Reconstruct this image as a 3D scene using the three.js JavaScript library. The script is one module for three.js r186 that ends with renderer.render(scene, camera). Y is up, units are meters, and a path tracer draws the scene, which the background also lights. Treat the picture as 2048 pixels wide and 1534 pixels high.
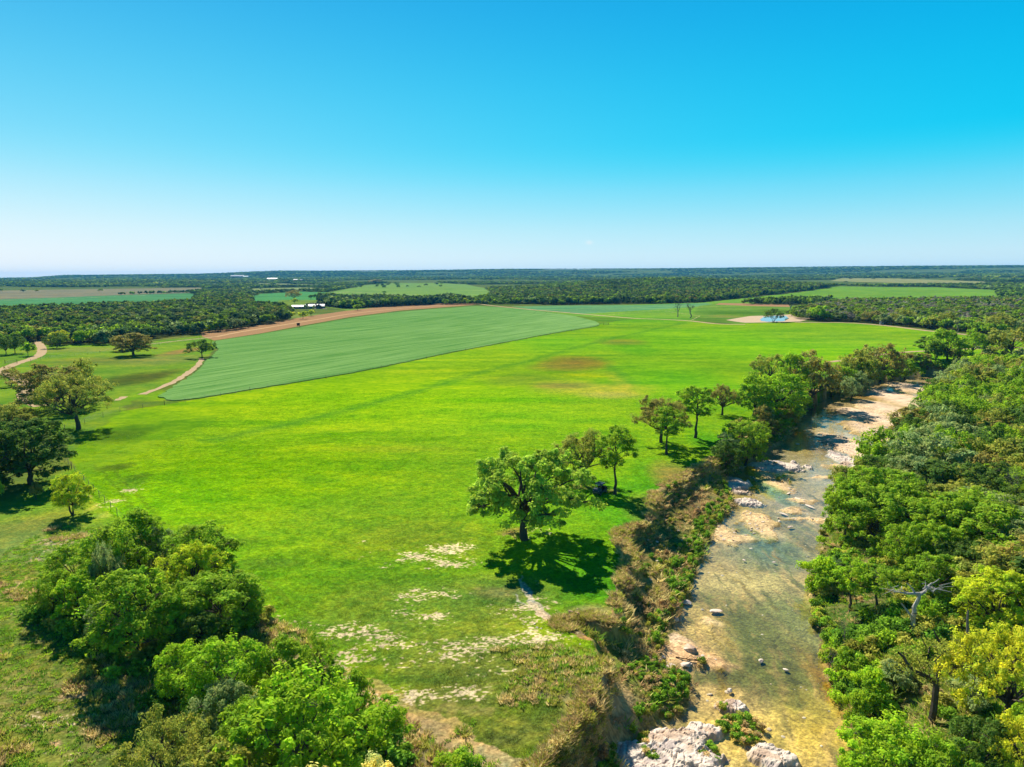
import * as THREE from 'three';

// ---------------------------------------------------------------- camera, sky, sun, exposure
const scene = new THREE.Scene();
const camera = new THREE.PerspectiveCamera(57, 1024 / 767, 1, 20000);
camera.position.set(0, 40, 0);
camera.rotation.order = 'YXZ';
camera.rotation.set(-8.69 * Math.PI / 180, 0, -0.35 * Math.PI / 180);
const EXPOSURE = 2.0;
const SUN = new THREE.Vector3(-0.31, 0.66, -0.685).normalize();
const toLin = (c) => (c <= 0.04045 ? c / 12.92 : Math.pow((c + 0.055) / 1.055, 2.4));
const toS = (c) => (c <= 0.0031308 ? c * 12.92 : 1.055 * Math.pow(c, 1 / 2.4) - 0.055);
const clamp = (x, a = 0, b = 1) => (x < a ? a : x > b ? b : x);
const smooth = (a, b, x) => { const t = clamp((x - a) / (b - a)); return t * t * (3 - 2 * t); };
const lerp = (a, b, t) => a + (b - a) * t;
{
  const W = 2048, H = 1024, d = new Float32Array(W * H * 4);
  // clear-day sky by height above the horizon in degrees, as picture colours
  const stops = [[-90, 214, 236, 240], [0, 222, 244, 249], [1.5, 208, 242, 251], [3.5, 172, 234, 250], [6.5, 104, 220, 250], [10, 0, 204, 246], [14, 0, 190, 240], [20, 0, 166, 230], [32, 0, 122, 192], [55, 4, 82, 145], [90, 8, 66, 122]];
  for (let j = 0; j < H; j++) {
    const up = ((j + 0.5) / H - 0.5) * 180;
    let k = 0; while (k < stops.length - 2 && up > stops[k + 1][0]) k++;
    const t = clamp((up - stops[k][0]) / (stops[k + 1][0] - stops[k][0]));
    const base = [1, 2, 3].map((c) => toLin(lerp(stops[k][c], stops[k + 1][c], t) / 255));
    for (let i = 0; i < W; i++) {
      const az = ((i + 0.5) / W - 0.5) * 2 * Math.PI, y = Math.sin(up * Math.PI / 180), h = Math.cos(up * Math.PI / 180);
      const x = Math.cos(az) * h, z = Math.sin(az) * h, c = x * SUN.x + y * SUN.y + z * SUN.z;
      // the haze is whiter and taller on the sun's side
      const side = Math.cos(Math.atan2(x, -z) + 0.95), milk = Math.pow(Math.max(0, 0.5 + 0.5 * side), 5) * 0.95 * Math.exp(-Math.max(0, up - 1) / 6.5), glow = 0.1 * Math.pow(Math.max(0, 0.5 + 0.5 * c), 8);
      const o = (j * W + i) * 4;
      for (let q = 0; q < 3; q++) d[o + q] = lerp(base[q], 1.0, milk) * (0.96 + 0.06 * Math.max(0, c)) / EXPOSURE + glow * [0.05, 0.5, 0.4][q] / EXPOSURE;
      // one tiny fair-weather cloud low over the horizon
      const el = up - 2.55, da = (Math.atan2(x, -z) * 180 / Math.PI - 6.2);
      const cl = Math.exp(-(da * da) / 0.05 - (el * el) / 0.011) * 0.75;
      for (let q = 0; q < 3; q++) d[o + q] = lerp(d[o + q], 0.98 / EXPOSURE, cl);
      d[o + 3] = 1;
    }
  }
  const t = new THREE.DataTexture(d, W, H, THREE.RGBAFormat, THREE.FloatType);
  t.mapping = THREE.EquirectangularReflectionMapping; t.magFilter = THREE.LinearFilter; t.needsUpdate = true;
  scene.background = t; scene.environment = t;
}
const sun = new THREE.DirectionalLight(new THREE.Color().setRGB(1, 0.95, 0.85), 5);
sun.position.copy(SUN).multiplyScalar(1500); sun.castShadow = true;
sun.shadow.mapSize.set(4096, 4096); sun.shadow.radius = 1;
Object.assign(sun.shadow.camera, { left: -400, right: 400, top: 400, bottom: -400, near: 10, far: 4000 });
scene.add(sun, sun.target);
const FOG = 4.6e-5;
scene.fog = new THREE.FogExp2(new THREE.Color().setRGB(0.04, 0.48, 1.0), FOG);
const renderer = new THREE.WebGLRenderer({ antialias: true });
renderer.toneMapping = THREE.LinearToneMapping; renderer.toneMappingExposure = EXPOSURE;
renderer.shadowMap.enabled = true;

// ---------------------------------------------------------------- helpers
const rng = (s) => () => { s = (s + 0x6d2b79f5) | 0; let t = Math.imul(s ^ (s >>> 15), 1 | s); t = (t + Math.imul(t ^ (t >>> 7), 61 | t)) ^ t; return ((t ^ (t >>> 14)) >>> 0) / 4294967296; };
const hash2 = (x, y) => { let h = Math.imul(x, 374761393) + Math.imul(y, 668265263) | 0; h = Math.imul(h ^ (h >>> 13), 1274126177); return ((h ^ (h >>> 16)) >>> 0) / 4294967296; };
function noise(x, y) {
  const i = Math.floor(x), j = Math.floor(y), u = x - i, v = y - j, s = u * u * (3 - 2 * u), t = v * v * (3 - 2 * v);
  const a = hash2(i, j), b = hash2(i + 1, j), c = hash2(i, j + 1), e = hash2(i + 1, j + 1);
  return a + (b - a) * s + (c - a) * t + (a - b - c + e) * s * t;
}
const fbm = (x, y, n = 4) => { let s = 0, a = 0.5, w = 0; for (let k = 0; k < n; k++) { s += a * noise(x, y); w += a; a *= 0.5; x = x * 2.03 + 17.1; y = y * 2.03 - 9.7; } return s / w; };
const used = new Map();
function numbered(name) { const n = used.get(name) ?? 0; used.set(name, n + 1); return n ? name + '_' + String(n).padStart(3, '0') : name; }
function tag(o, label, category, group, kind) {
  if (label) o.userData.label = label;
  if (category) o.userData.category = category;
  if (group) o.userData.group = group;
  if (kind) o.userData.kind = kind;
  return o;
}
function mesh(name, geo, mat, parent = scene) {
  const m = new THREE.Mesh(geo, mat); m.name = parent === scene ? numbered(name) : name;
  m.castShadow = m.receiveShadow = true; parent.add(m); return m;
}
function base(name, [x, y, z], turn = 0) { const g = new THREE.Group(); g.name = numbered(name); g.position.set(x, y, z); g.rotation.y = turn; scene.add(g); return g; }
// the base colour of a thing that looks (r, g, b) in full sun
const asLit = (r, g, b) => [r, g, b].map((v, i) => toLin(v / 255) / [1.85, 2.2, 2.4][i]);
const css = (r, g, b, a = 1) => { const c = asLit(r, g, b).map((v) => Math.round(toS(clamp(v)) * 255)); return `rgba(${c[0]},${c[1]},${c[2]},${a})`; };
const lit = (r, g, b) => new THREE.Color().setRGB(...asLit(r, g, b));
const std = (o) => new THREE.MeshPhysicalMaterial({ roughness: 1, specularIntensity: 0.15, ...o });
const soil = (o) => std({ specularIntensity: 0, ...o });

// ---------------------------------------------------------------- the lie of the land (metres; the drone hovers 40 m over the meadow)
const waterY = -5;
// the two edges of the river bed, from downstream to upstream, then round the bend
const bedLeft = [[6,-49.7],[8.1,-55.1],[9.5,-59.2],[11.4,-63],[13.9,-66.2],[16.5,-67.4],[20.3,-70.9],[19.3,-74.8],[16.6,-77],[19,-81.5],[20.3,-84.4],[23.1,-91.5],[28.6,-103.2],[32.8,-114.4],[37.2,-122.9],[43.1,-131.6],[45.5,-142.1],[46.5,-153.2],[53,-161.4],[63.1,-175.4],[72.7,-186.6],[82.9,-202.7],[94.1,-225.1],[111.7,-251.6],[135.5,-279.7],[156.3,-296.5],[176.5,-310.8],[199.2,-318],[237.7,-324.7],[298.4,-327.2]];
const bedRight = [[29.6,-49.5],[30.3,-54.9],[31.2,-59],[33.7,-66],[36.3,-76.2],[38.9,-85.7],[43.5,-97.6],[50.7,-110.8],[56.7,-122.5],[66.9,-140],[76,-152.5],[87.4,-167.4],[107,-192.9],[123.5,-216.1],[148.4,-249.3],[168.6,-273.3],[188.8,-290.9],[219.7,-299.7],[274.4,-300.4]];
// the top of the left bank, where the meadow ends
const bankTop = [[-6,-44.3],[-1.7,-49],[1.4,-52.7],[5.3,-57.3],[7.5,-61.9],[9.2,-67.5],[9.1,-73.7],[5.2,-76.8],[8.4,-78.2],[11.8,-77.7],[13.5,-84.2],[16.6,-95.3],[16.6,-105.9],[22.5,-111.8],[26.6,-126.6],[36,-139.5],[45,-151.7],[62.1,-180.5],[80.2,-207.9],[102.4,-239.4],[136.1,-281.5],[164.4,-300.5],[185.8,-315.2],[245,-335.7],[319.4,-351.5]];
const poly = (a, b) => a.concat(b.slice().reverse());
const bedPoly = poly(bedLeft, bedRight), leftBankPoly = poly(bankTop, bedLeft);
function inside(p, x, z) {
  let r = false;
  for (let i = 0, j = p.length - 1; i < p.length; j = i++) {
    const [xi, zi] = p[i], [xj, zj] = p[j];
    if ((zi > z) !== (zj > z) && x < ((xj - xi) * (z - zi)) / (zj - zi) + xi) r = !r;
  }
  return r;
}
function away(l, x, z) {
  let m = 1e9;
  for (let i = 0; i + 1 < l.length; i++) {
    const [ax, az] = l[i], bx = l[i + 1][0] - ax, bz = l[i + 1][1] - az;
    const t = clamp(((x - ax) * bx + (z - az) * bz) / (bx * bx + bz * bz)), dx = x - ax - bx * t, dz = z - az - bz * t;
    m = Math.min(m, dx * dx + dz * dz);
  }
  return Math.sqrt(m);
}
const skyline = [[-0.747,46],[-0.621,40],[-0.593,42],[-0.558,63],[-0.495,65],[-0.411,69],[-0.369,80],[-0.35,86],[-0.313,95],[-0.274,94],[-0.235,93],[-0.154,95],[-0.016,100],[0.191,95],[0.322,99],[0.442,99],[0.55,97],[0.622,92],[0.766,81]];
function ridge(az) {
  if (az <= skyline[0][0]) return skyline[0][1];
  for (let i = 0; i + 1 < skyline.length; i++) if (az <= skyline[i + 1][0]) return lerp(skyline[i][1], skyline[i + 1][1], (az - skyline[i][0]) / (skyline[i + 1][0] - skyline[i][0]));
  return skyline[skyline.length - 1][1];
}
// gravel bars and rock shelves of the river bed: [x, z, half width, half depth], height over the water
const bars = [
  [[45,-125.5,2.6,3.8], 0.34], [[44.9,-119.9,2.3,4.9], 0.3], [[38.2,-116,3.4,3], 0.3], [[36.2,-119.1,2.3,5.4], 0.3],
  [[57.3,-150.7,2.2,8.4], 0.2],
  [[20.2,-79.9,2.5,3.5], 0.5], [[22.2,-77.3,2.3,1.1], 0.26], 
  [[26.2,-87.2,1.4,1.2], 0.18],
  [[88.5,-176.4,4.3,17.4], 0.5], [[103.3,-196.7,4.8,15.2], 0.5], [[113.1,-219.7,5.3,14.1], 0.45], [[139.4,-253.3,7.1,20.7], 0.55], [[158.7,-274.5,6.5,14.6], 0.6], [[125.5,-233.6,6.6,14.2], 0.5],
  [[77.3,-156.8,2.9,6.6], 0.5], [[57.8,-136.9,2.6,1.6], 0.16], [[53.7,-130.3,2.9,1.4], 0.16], [[56.4,-124.9,1.8,1.6], 0.3], [[68.7,-152.7,4,1.2], 0.1], [[53.5,-126.3,3.7,1.1], 0.08],
].map(([e, h]) => [...e, h]);
function bedHeight(x, z) {
  let h = -5.3 + 0.26 * (fbm(x * 0.16 + 3, z * 0.16, 3) - 0.5);
  const wx = x + 5.5 * (fbm(x * 0.3 + 9, z * 0.3, 3) - 0.5), wz = z + 5.5 * (fbm(x * 0.33, z * 0.33 + 30, 3) - 0.5);
  for (const [bx, bz, rx, rz, top] of bars) {
    const u = (wx - bx) / (rx * 1.15), v = (wz - bz) / (rz * 1.15), q = Math.sqrt(u * u + v * v);
    if (q < 1.5) h = Math.max(h, lerp(h, waterY + top * (0.45 + 0.6 * fbm(x * 0.5, z * 0.5, 3)), smooth(1.25, 0.8, q)));
  }
  return h + 0.05 * (noise(x * 2.2, z * 2.2) - 0.5);
}
// where a point lies: 'bed', 'left' bank, 'right' bank or 'land', with its distances to the edges
function zone(x, z) {
  if (x < -40 || z < -430 || x > 420 || z > 10) return { k: 'land', d: 999 };
  if (z > -260) { const a = x, b = z; x += 2.6 * (fbm(a * 0.28, b * 0.28, 3) - 0.5) + 0.5 * (noise(a * 1.3, b * 1.3) - 0.5); z += 2.6 * (fbm(a * 0.28 + 60, b * 0.28, 3) - 0.5) + 0.5 * (noise(a * 1.3 + 8, b * 1.3) - 0.5); }
  if (inside(bedPoly, x, z)) return { k: 'bed' };
  if (inside(leftBankPoly, x, z)) return { k: 'left', top: away(bankTop, x, z), low: away(bedLeft, x, z) };
  const a = away(bedRight, x, z), b = away(bankTop, x, z);
  return a < b ? { k: 'right', d: a } : { k: 'land', d: b };
}
function land(x, z) {
  const r = Math.hypot(x, z);
  if (r < 240) {
    const q = zone(x, z), soft = smooth(230, 165, r);
    const lumps = 0.22 * (fbm(x * 0.35, z * 0.35, 3) - 0.5);
    if (q.k === 'bed') return bedHeight(x, z);
    if (q.k === 'left') { const t = q.top / (q.top + q.low + 1e-6), m = q.top; return -1.7 * smooth(0, 1.7, m) * smooth(0, 0.22, t) - 3.05 * Math.pow(t, 0.9) + lumps * 2.6 * smooth(0, 1.5, m) * smooth(0, 1.0, q.low); }
    if (q.k === 'right') return -4.75 + 3.4 * smooth(0, 11, q.d) + 1.0 * smooth(8, 60, q.d) + lumps * 2.5 * smooth(0, 2, q.d);
    const rise = smooth(0, 14, q.d);
    const gully = -1.6 * smooth(26, 4, Math.hypot((x + 20) * 0.75, (z + 52) * 1.0)); // the hollow at the foot of the near thicket
    return soft * (lumps + 0.9 * (fbm(x * 0.03 + 5, z * 0.03, 2) - 0.5) * rise) + gully;
  }
  if (r < 520) {
    const q = zone(x, z);
    if (q.k === 'bed') return bedHeight(x, z);
    if (q.k === 'left') { const t = q.top / (q.top + q.low + 1e-6); return -1.7 * smooth(0, 1.7, q.top) * smooth(0, 0.22, t) - 3.05 * Math.pow(t, 0.9); }
    if (q.k === 'right') return (-4.75 + 3.4 * smooth(0, 11, q.d) + 1.35 * smooth(8, 60, q.d)) * smooth(500, 430, r);
    return 0;
  }
  if (r < 1300) return 0;
  const az = Math.atan2(x, -z);
  let h = 26 * smooth(1500, 5000, r) + (ridge(az) - 26) * smooth(5200, 7500, r) * (1 - 0.5 * smooth(7600, 9500, r));
  h += 24 * Math.exp(-(((x - 430) / 330) ** 2) - ((z + 2000) / 420) ** 2);
  return h + smooth(2500, 5500, r) * 7 * (fbm(x * 0.0011, z * 0.0011, 3) - 0.5);
}

// ---------------------------------------------------------------- what covers the ground: a plan of soils and plants, painted in metres
const meadowPoly = [[-119.3,-211.2],[-112.8,-190.6],[-108.1,-172.6],[-102.7,-159.8],[-90,-140.8],[-75.3,-122.7],[-63.5,-110.9],[-50.8,-98.1],[-39.9,-87.9],[-31.2,-80.1],[-26.6,-77.2],[-21.7,-74],[-17.6,-68.3],[-13,-63.4],[-7.7,-59],[-2.9,-55.5],[1.4,-52.7]].concat(bankTop.slice(2, 29), [[293,-422.6],[293.4,-483.3],[288.3,-531.3],[276.5,-577.7],[239.5,-587.4],[169.5,-575.3],[156.8,-621.8],[114.2,-655.4],[70.9,-584.2],[26.4,-486.5],[-32.5,-369],[-67.2,-290.5],[-94,-250.1],[-103.9,-231.8]]);
const path = (c, p, close = true) => { c.beginPath(); p.forEach(([x, z], i) => (i ? c.lineTo(x, z) : c.moveTo(x, z))); if (close) c.closePath(); };
const fill = (c, p, s) => { path(c, p); c.fillStyle = s; c.fill(); };
const line = (c, p, w, s) => { path(c, p, false); c.strokeStyle = s; c.lineWidth = w; c.lineCap = c.lineJoin = 'round'; c.stroke(); };
function soft(c, [x, z, rx, rz], rgb, a, turn = 0) {
  c.save(); c.translate(x, z); c.rotate(turn); c.scale(rx * 1.4, rz * 1.4);
  const g = c.createRadialGradient(0, 0, 0.1, 0, 0, 1), col = (al) => (typeof rgb === 'function' ? rgb(al) : css(...rgb, al));
  g.addColorStop(0, col(a)); g.addColorStop(0.5, col(a * 0.72)); g.addColorStop(1, col(0));
  c.fillStyle = g; c.fillRect(-1, -1, 2, 2); c.restore();
}
const farFields = [ // fields seen far off: outline, colour in sun
  [[[-623.5,-816.5],[-640.3,-888.2],[-607.8,-966.5],[-577.3,-1061],[-553.8,-1225],[-677.5,-1548],[-812.5,-1800],[-896.9,-1652],[-942.8,-1486],[-989.5,-1376],[-987.4,-1297]], [92, 162, 102]],
  [[[-987.4,-1297],[-989.5,-1376],[-942.8,-1486],[-894.9,-1670],[-822.7,-1823],[-883.2,-2102],[-1055,-2415],[-1231,-2301],[-1372,-2191],[-1498,-2088],[-1549,-2038]], [142, 150, 118]],
  [[[-366.7,-995.8],[-304.4,-986.9],[-306.5,-1137],[-377.3,-1488],[-462.7,-1791],[-564.8,-1903],[-594.4,-1683],[-532.9,-1450]], [92, 170, 98]],
  [[[-653.1,-1779],[-580.4,-1956],[-493.6,-1938],[-554.4,-2227],[-703.7,-2373],[-822.8,-2265]], [150, 178, 112]],
  [[[-355.7,-1321],[-284.5,-1253],[-234.9,-1270],[-147.1,-1155],[-91.9,-1487],[-183.3,-2127],[-176.9,-2719],[-302.7,-3025],[-499.9,-3064],[-558,-2718],[-457.2,-1746]], [128, 176, 84]],
  [[[-120.5,-1395],[-61.4,-1118],[-33.9,-1465],[-81.1,-2108],[-182.7,-2809],[-232.3,-2494]], [128, 178, 88]],
  [[[10.5,-883.3],[62.8,-701.8],[114.2,-655.4],[156.8,-621.8],[187.8,-705.9],[245.8,-879],[328.1,-976.9],[422.8,-1079],[474,-1092],[608.7,-1113],[747.7,-1087],[1090,-1605],[1114,-1874],[904.5,-1962],[588,-1450],[379.7,-1181],[271.4,-1023],[174.8,-966.1],[83.3,-931.3]], [122, 180, 62]],
  [[[-2,-928.2],[37.9,-804.7],[71.2,-737.7],[180.5,-834.6],[274.5,-934.8],[273.4,-1004],[178.4,-949.1],[71.5,-948.7]], [110, 176, 116]],
  [[[1258,-2817],[1306,-2397],[1431,-2165],[1637,-2466],[1717,-3153],[1583,-3438]], [156, 172, 112]],
  [[[-1367,-3184],[-819.5,-2525],[-636.1,-2500],[-759.3,-2830],[-1113,-3160]], [140, 160, 112]],
  [[[-264.6,-981.2],[-189.7,-832.7],[-166.2,-879.8],[-246.9,-1086],[-287.4,-1228],[-406.5,-1249],[-315.5,-927.2]], [122, 162, 70]],
  [[[-293.1,-428.6],[-241.5,-431.6],[-219.3,-504.9],[-224.1,-542.8],[-198.4,-663.8],[-207.9,-769.4],[-253,-774.5],[-228,-543.1],[-236.8,-431.3]], [132, 162, 82]],
];
const woodland = [ // woods: outline, spacing between crowns in metres, what grows there
  { p: [[-338,-402],[-331.4,-431],[-290.5,-431.6],[-237.9,-425.1],[-232.5,-473.1],[-220.1,-504.9],[-212.2,-541.8],[-208.1,-615.7],[-210,-664.9],[-239.4,-772.9],[-283.2,-895.1],[-350.9,-961.8],[-421.4,-1156],[-670.3,-1826],[-798.3,-1986],[-639.2,-1472],[-510.4,-1128],[-528.5,-970.9],[-552.1,-877.3],[-585.9,-812.3],[-632.6,-757.9]], gap: 7.6, kind: 'mixed' },
  { p: [[-257.5,-980.2],[-207.8,-885.2],[-173.6,-937.2],[-113.9,-992.4],[-65.7,-1098],[-110.2,-1274],[-143.3,-1132],[-229.8,-1243],[-278.4,-1226],[-349,-1349],[-306.5,-1137]], gap: 7.4, kind: 'oaks' },
  { p: [[-23.2,-1180],[-2.2,-1029],[59.2,-966.7],[187.7,-998.9],[276.3,-1041],[379.7,-1181],[588,-1450],[761.4,-1702],[941.6,-2175],[327.3,-1683],[120.4,-1766],[-15.4,-1700],[-39.2,-1469]], gap: 8, kind: 'mixed' },
  { p: [[252.9,-633.8],[260.8,-598.3],[284.2,-589.6],[296.6,-546.7],[301,-496.1],[309,-465.4],[334.2,-433.5],[495.5,-595.6],[849,-1025],[682.3,-1013],[554.9,-1015],[457.6,-974.3],[380.1,-874.3],[292.7,-731.7]], gap: 7, kind: 'grey' },
];
function plan(c, k) {
  const R = (a) => `rgba(255,0,0,${a})`, G = (a) => `rgba(0,255,0,${a})`, B = (a) => `rgba(0,0,255,${a})`;
  c.fillStyle = css(104, 132, 62); c.fillRect(-20000, -20000, 40000, 21000);
  for (const [p, rgb] of farFields) fill(c, p, css(...rgb));
  for (const w of woodland) fill(c, w.p, css(78, 92, 48));
  // pasture left of the meadow
  fill(c, [[-293.1,-428.6],[-237.9,-425.1],[-213.7,-491.7],[-188,-448.1],[-161.2,-378.7],[-150,-339.9],[-137.3,-296.7],[-129.7,-265.7],[-127.8,-240.6],[-119.3,-211.2],[-102.7,-159.8],[-142.9,-205.7],[-177.6,-232.4],[-308.1,-400.3]], css(118, 168, 52));
  for (const [e, rgb, a] of [[[-152.1,-278.3,10.5,19.5], [78, 96, 44], 0.85], [[-147.1,-294.7,4.7,14.1], [84, 100, 52], 0.6], [[-201.4,-343.3,22.6,16.9], [128, 140, 70], 0.7], [[-171.1,-346.3,17.6,21.4], [140, 148, 88], 0.6], [[-246.5,-397.1,26.3,14], [150, 160, 90], 0.6], [[-180.7,-386,6.7,21.2], [176, 136, 92], 0.8], [[-119.9,-240.7,10.5,10.5], [112, 190, 34], 0.8], [[-255.3,-426.4,18.9,9.7], [120, 190, 40], 0.6], [[-143.7,-202.5,6,10.5], [140, 165, 80], 0.6]]) soft(c, e, rgb, a);
  // rough ground below the near thickets
  fill(c, [[-158.6,-192],[-120.8,-172.9],[-102.7,-159.8],[-90,-140.8],[-75.3,-122.7],[-63.5,-110.9],[-50.8,-98.1],[-39.9,-87.9],[-31.2,-80.1],[-26.6,-77.2],[-21.7,-74],[-17.6,-68.3],[-13,-63.4],[-7.7,-59],[-2.9,-55.5],[1.4,-52.7],[3.9,-40.2],[-56.5,-40.6]], css(124, 150, 70));
  for (const [e, rgb, a] of [[[-86.6,-122.1,6.3,8.5], [112, 176, 52], 0.8], [[-72,-102.7,6.1,6.1], [134, 168, 84], 0.7], [[-61.1,-84.2,3.8,5.6], [124, 160, 74], 0.7], [[-43.8,-62.8,6.3,4.9], [138, 156, 84], 0.6], [[-34.8,-58.7,5.5,2.9], [124, 150, 82], 0.7], [[-6.3,-54.9,3.8,1.9], [122, 118, 82], 0.8], [[-11.3,-59.1,2.7,2.2], [110, 104, 74], 0.8], [[-41.6,-55.3,3.5,2.6], [124, 168, 62], 0.7]]) soft(c, e, rgb, a);
  for (const [e, a] of [[[-70.2,-103.4,2.9,1.5], 0.95], [[-68,-96.6,1.9,0.9], 0.9], [[-56.1,-77.7,1.5,1.2], 1], [[-43,-63.9,1.7,0.7], 1], [[-40.4,-56.9,0.4,0.5], 1], [[-73.7,-121.4,0.9,3.9], 0.9], [[-69.5,-115.9,1.2,2.1], 0.9], [[-78,-126.6,0.8,1.8], 0.9], [[-65.5,-86.9,0.9,3.6], 0.7], [[-50.9,-95.4,1,1.4], 0.8], [[-38.9,-77.1,2.3,1.7], 0.6]]) soft(c, e, [206, 190, 150], a);
  // the meadow and its moods
  fill(c, [[156.8,-621.8],[238.8,-909],[293.7,-1000],[356.4,-892.2],[281,-678.3],[221.2,-582.8],[185.4,-573.9]], css(116, 166, 62));
  for (const [e, rgb, a] of [[[233.9,-741.8,35.2,48.2], [84, 140, 44], 0.8], [[176.1,-628.2,17.3,27.8], [92, 138, 50], 0.7], [[293.7,-775.6,20.9,42.1], [84, 132, 44], 0.7], [[204.6,-678.9,13.9,24.3], [150, 160, 84], 0.7]]) soft(c, e, rgb, a);
  fill(c, meadowPoly, css(128, 188, 32));
  for (const [e, rgb, a] of [[[-56.4,-242.8,54.5,60.5], [150, 208, 10], 0.9], [[-57.6,-144.8,30.9,26.7], [140, 202, 8], 0.8], [[-41.8,-359,58.2,87], [150, 206, 26], 0.75], [[3.4,-186,26.2,31.1], [128, 196, 26], 0.55], [[28.5,-415.4,34.7,54.4], [124, 204, 30], 0.6], [[142.3,-420.7,72.7,90.3], [120, 204, 24], 0.75], [[61,-278.5,22.8,54], [106, 196, 26], 0.6], [[102.6,-640.7,53,64.5], [112, 192, 40], 0.6], [[209.6,-436.6,44.2,59.9], [128, 190, 52], 0.6],
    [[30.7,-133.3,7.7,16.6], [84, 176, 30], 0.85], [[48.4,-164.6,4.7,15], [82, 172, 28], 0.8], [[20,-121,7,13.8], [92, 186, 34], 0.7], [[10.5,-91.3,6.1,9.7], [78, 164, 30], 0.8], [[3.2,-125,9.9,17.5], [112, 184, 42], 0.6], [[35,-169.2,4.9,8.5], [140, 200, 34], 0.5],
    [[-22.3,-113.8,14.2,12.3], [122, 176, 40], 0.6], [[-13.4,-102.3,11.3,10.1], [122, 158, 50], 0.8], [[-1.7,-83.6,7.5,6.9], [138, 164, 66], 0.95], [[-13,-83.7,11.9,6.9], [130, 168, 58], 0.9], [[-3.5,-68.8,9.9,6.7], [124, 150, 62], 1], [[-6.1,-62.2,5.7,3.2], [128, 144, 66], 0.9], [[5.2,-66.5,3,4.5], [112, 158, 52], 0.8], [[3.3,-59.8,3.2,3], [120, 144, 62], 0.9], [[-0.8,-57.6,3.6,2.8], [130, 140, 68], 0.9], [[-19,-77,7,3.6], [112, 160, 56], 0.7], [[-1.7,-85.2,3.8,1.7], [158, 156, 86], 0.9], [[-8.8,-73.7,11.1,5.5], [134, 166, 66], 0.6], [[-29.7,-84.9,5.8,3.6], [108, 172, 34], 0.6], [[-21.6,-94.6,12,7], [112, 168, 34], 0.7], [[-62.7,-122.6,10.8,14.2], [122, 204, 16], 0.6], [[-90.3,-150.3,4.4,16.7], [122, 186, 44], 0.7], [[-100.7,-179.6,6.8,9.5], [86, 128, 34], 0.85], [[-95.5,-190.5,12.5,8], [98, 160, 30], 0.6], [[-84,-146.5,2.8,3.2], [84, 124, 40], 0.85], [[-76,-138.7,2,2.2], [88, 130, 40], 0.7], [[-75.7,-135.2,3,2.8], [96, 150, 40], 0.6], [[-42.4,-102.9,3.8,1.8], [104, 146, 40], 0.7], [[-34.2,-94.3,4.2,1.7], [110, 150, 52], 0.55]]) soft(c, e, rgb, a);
  // worn and dry patches far out
  for (const [e, rgb, a] of [[[29.2,-324.8,14.2,24.5], [142, 136, 58], 0.95], [[20.2,-309.7,11,13.8], [136, 146, 60], 0.7], [[65.4,-425.5,13.7,19.3], [132, 150, 62], 0.8], [[5.1,-271.4,15.5,15.9], [124, 166, 46], 0.8], [[29.5,-248.2,19.4,12.3], [168, 186, 66], 0.85], [[17.7,-257.6,9.2,8.4], [150, 146, 76], 0.75], [[33.9,-234.9,10.1,7], [178, 188, 92], 0.8], [[20.1,-264.7,11.3,3.8], [176, 204, 50], 0.7], [[28.9,-286.5,12.2,7.4], [172, 204, 34], 0.7], [[29.3,-280.5,12,5.7], [176, 206, 20], 0.6], [[40.5,-261.6,2.9,27], [178, 190, 70], 0.5], [[-26.2,-160.3,14,2.9], [140, 180, 44], 0.6], [[-38.8,-137.9,6.1,2.5], [110, 180, 30], 0.6], [[-20.3,-170.3,11.1,3.2], [98, 170, 20], 0.5], [[-2.3,-226.4,21.1,4.7], [92, 180, 12], 0.5], [[-38.9,-176.3,20.5,2.9], [98, 176, 16], 0.5], [[66.6,-380,10.7,25.7], [86, 180, 26], 0.5], [[44.3,-286.9,2.8,35.1], [98, 170, 50], 0.6]]) soft(c, e, rgb, a);
  // the mown swath and old wheel marks
  const swath = [[-74,-171.7],[-63.1,-187.9],[-53.7,-204.4],[-42.7,-224.9],[-29.8,-253.3],[-13.4,-294.2],[8.6,-331.8],[35.4,-393.6],[66.2,-452.2],[95,-503.2],[124.6,-556.2],[146.1,-596.1]];
  line(c, swath, 8, css(104, 174, 40, 0.45)); line(c, swath, 3, css(90, 156, 50, 0.35));
  for (const w of [[-3, 0.3], [4, 0.3]]) line(c, [[-88.2,-148.5],[-73.1,-128.6],[-58.6,-110.8],[-45.6,-98.1],[-34.9,-88.6],[-29.2,-83.4]].map(([x, z]) => [x + w[0] * 0.4, z]), 0.7, css(96, 128, 44, w[1]));
  line(c, [[-103.6,-167.2],[-103,-172.4],[-101.7,-183.9]], 1.2, css(104, 150, 40, 0.5));
  for (const [dx, al] of [[0, 0.4], [2.4, 0.35]]) line(c, [[-19,-95.8],[-11.6,-107.7],[-3.8,-127.2],[3.6,-142.5]].map(([x, z]) => [x + dx, z]), 0.7, css(100, 160, 40, al));
  // bare limestone soil scuffed through the turf; sandy paths
  const sand = [206, 186, 132];
  line(c, [[-25.3,-71.4],[-18.8,-66.9],[-14,-63.4],[-9.6,-60.2],[-5.7,-57.4],[-2.1,-54.8],[1.3,-52.7],[3.5,-49]], 3.2, css(226, 204, 146, 0.9));
  line(c, [[-21,-71.3],[-15.7,-66.9],[-12.2,-64.5],[-7.9,-61.4],[-4.4,-58.6]], 1.6, css(206, 190, 124, 0.7));
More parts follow.
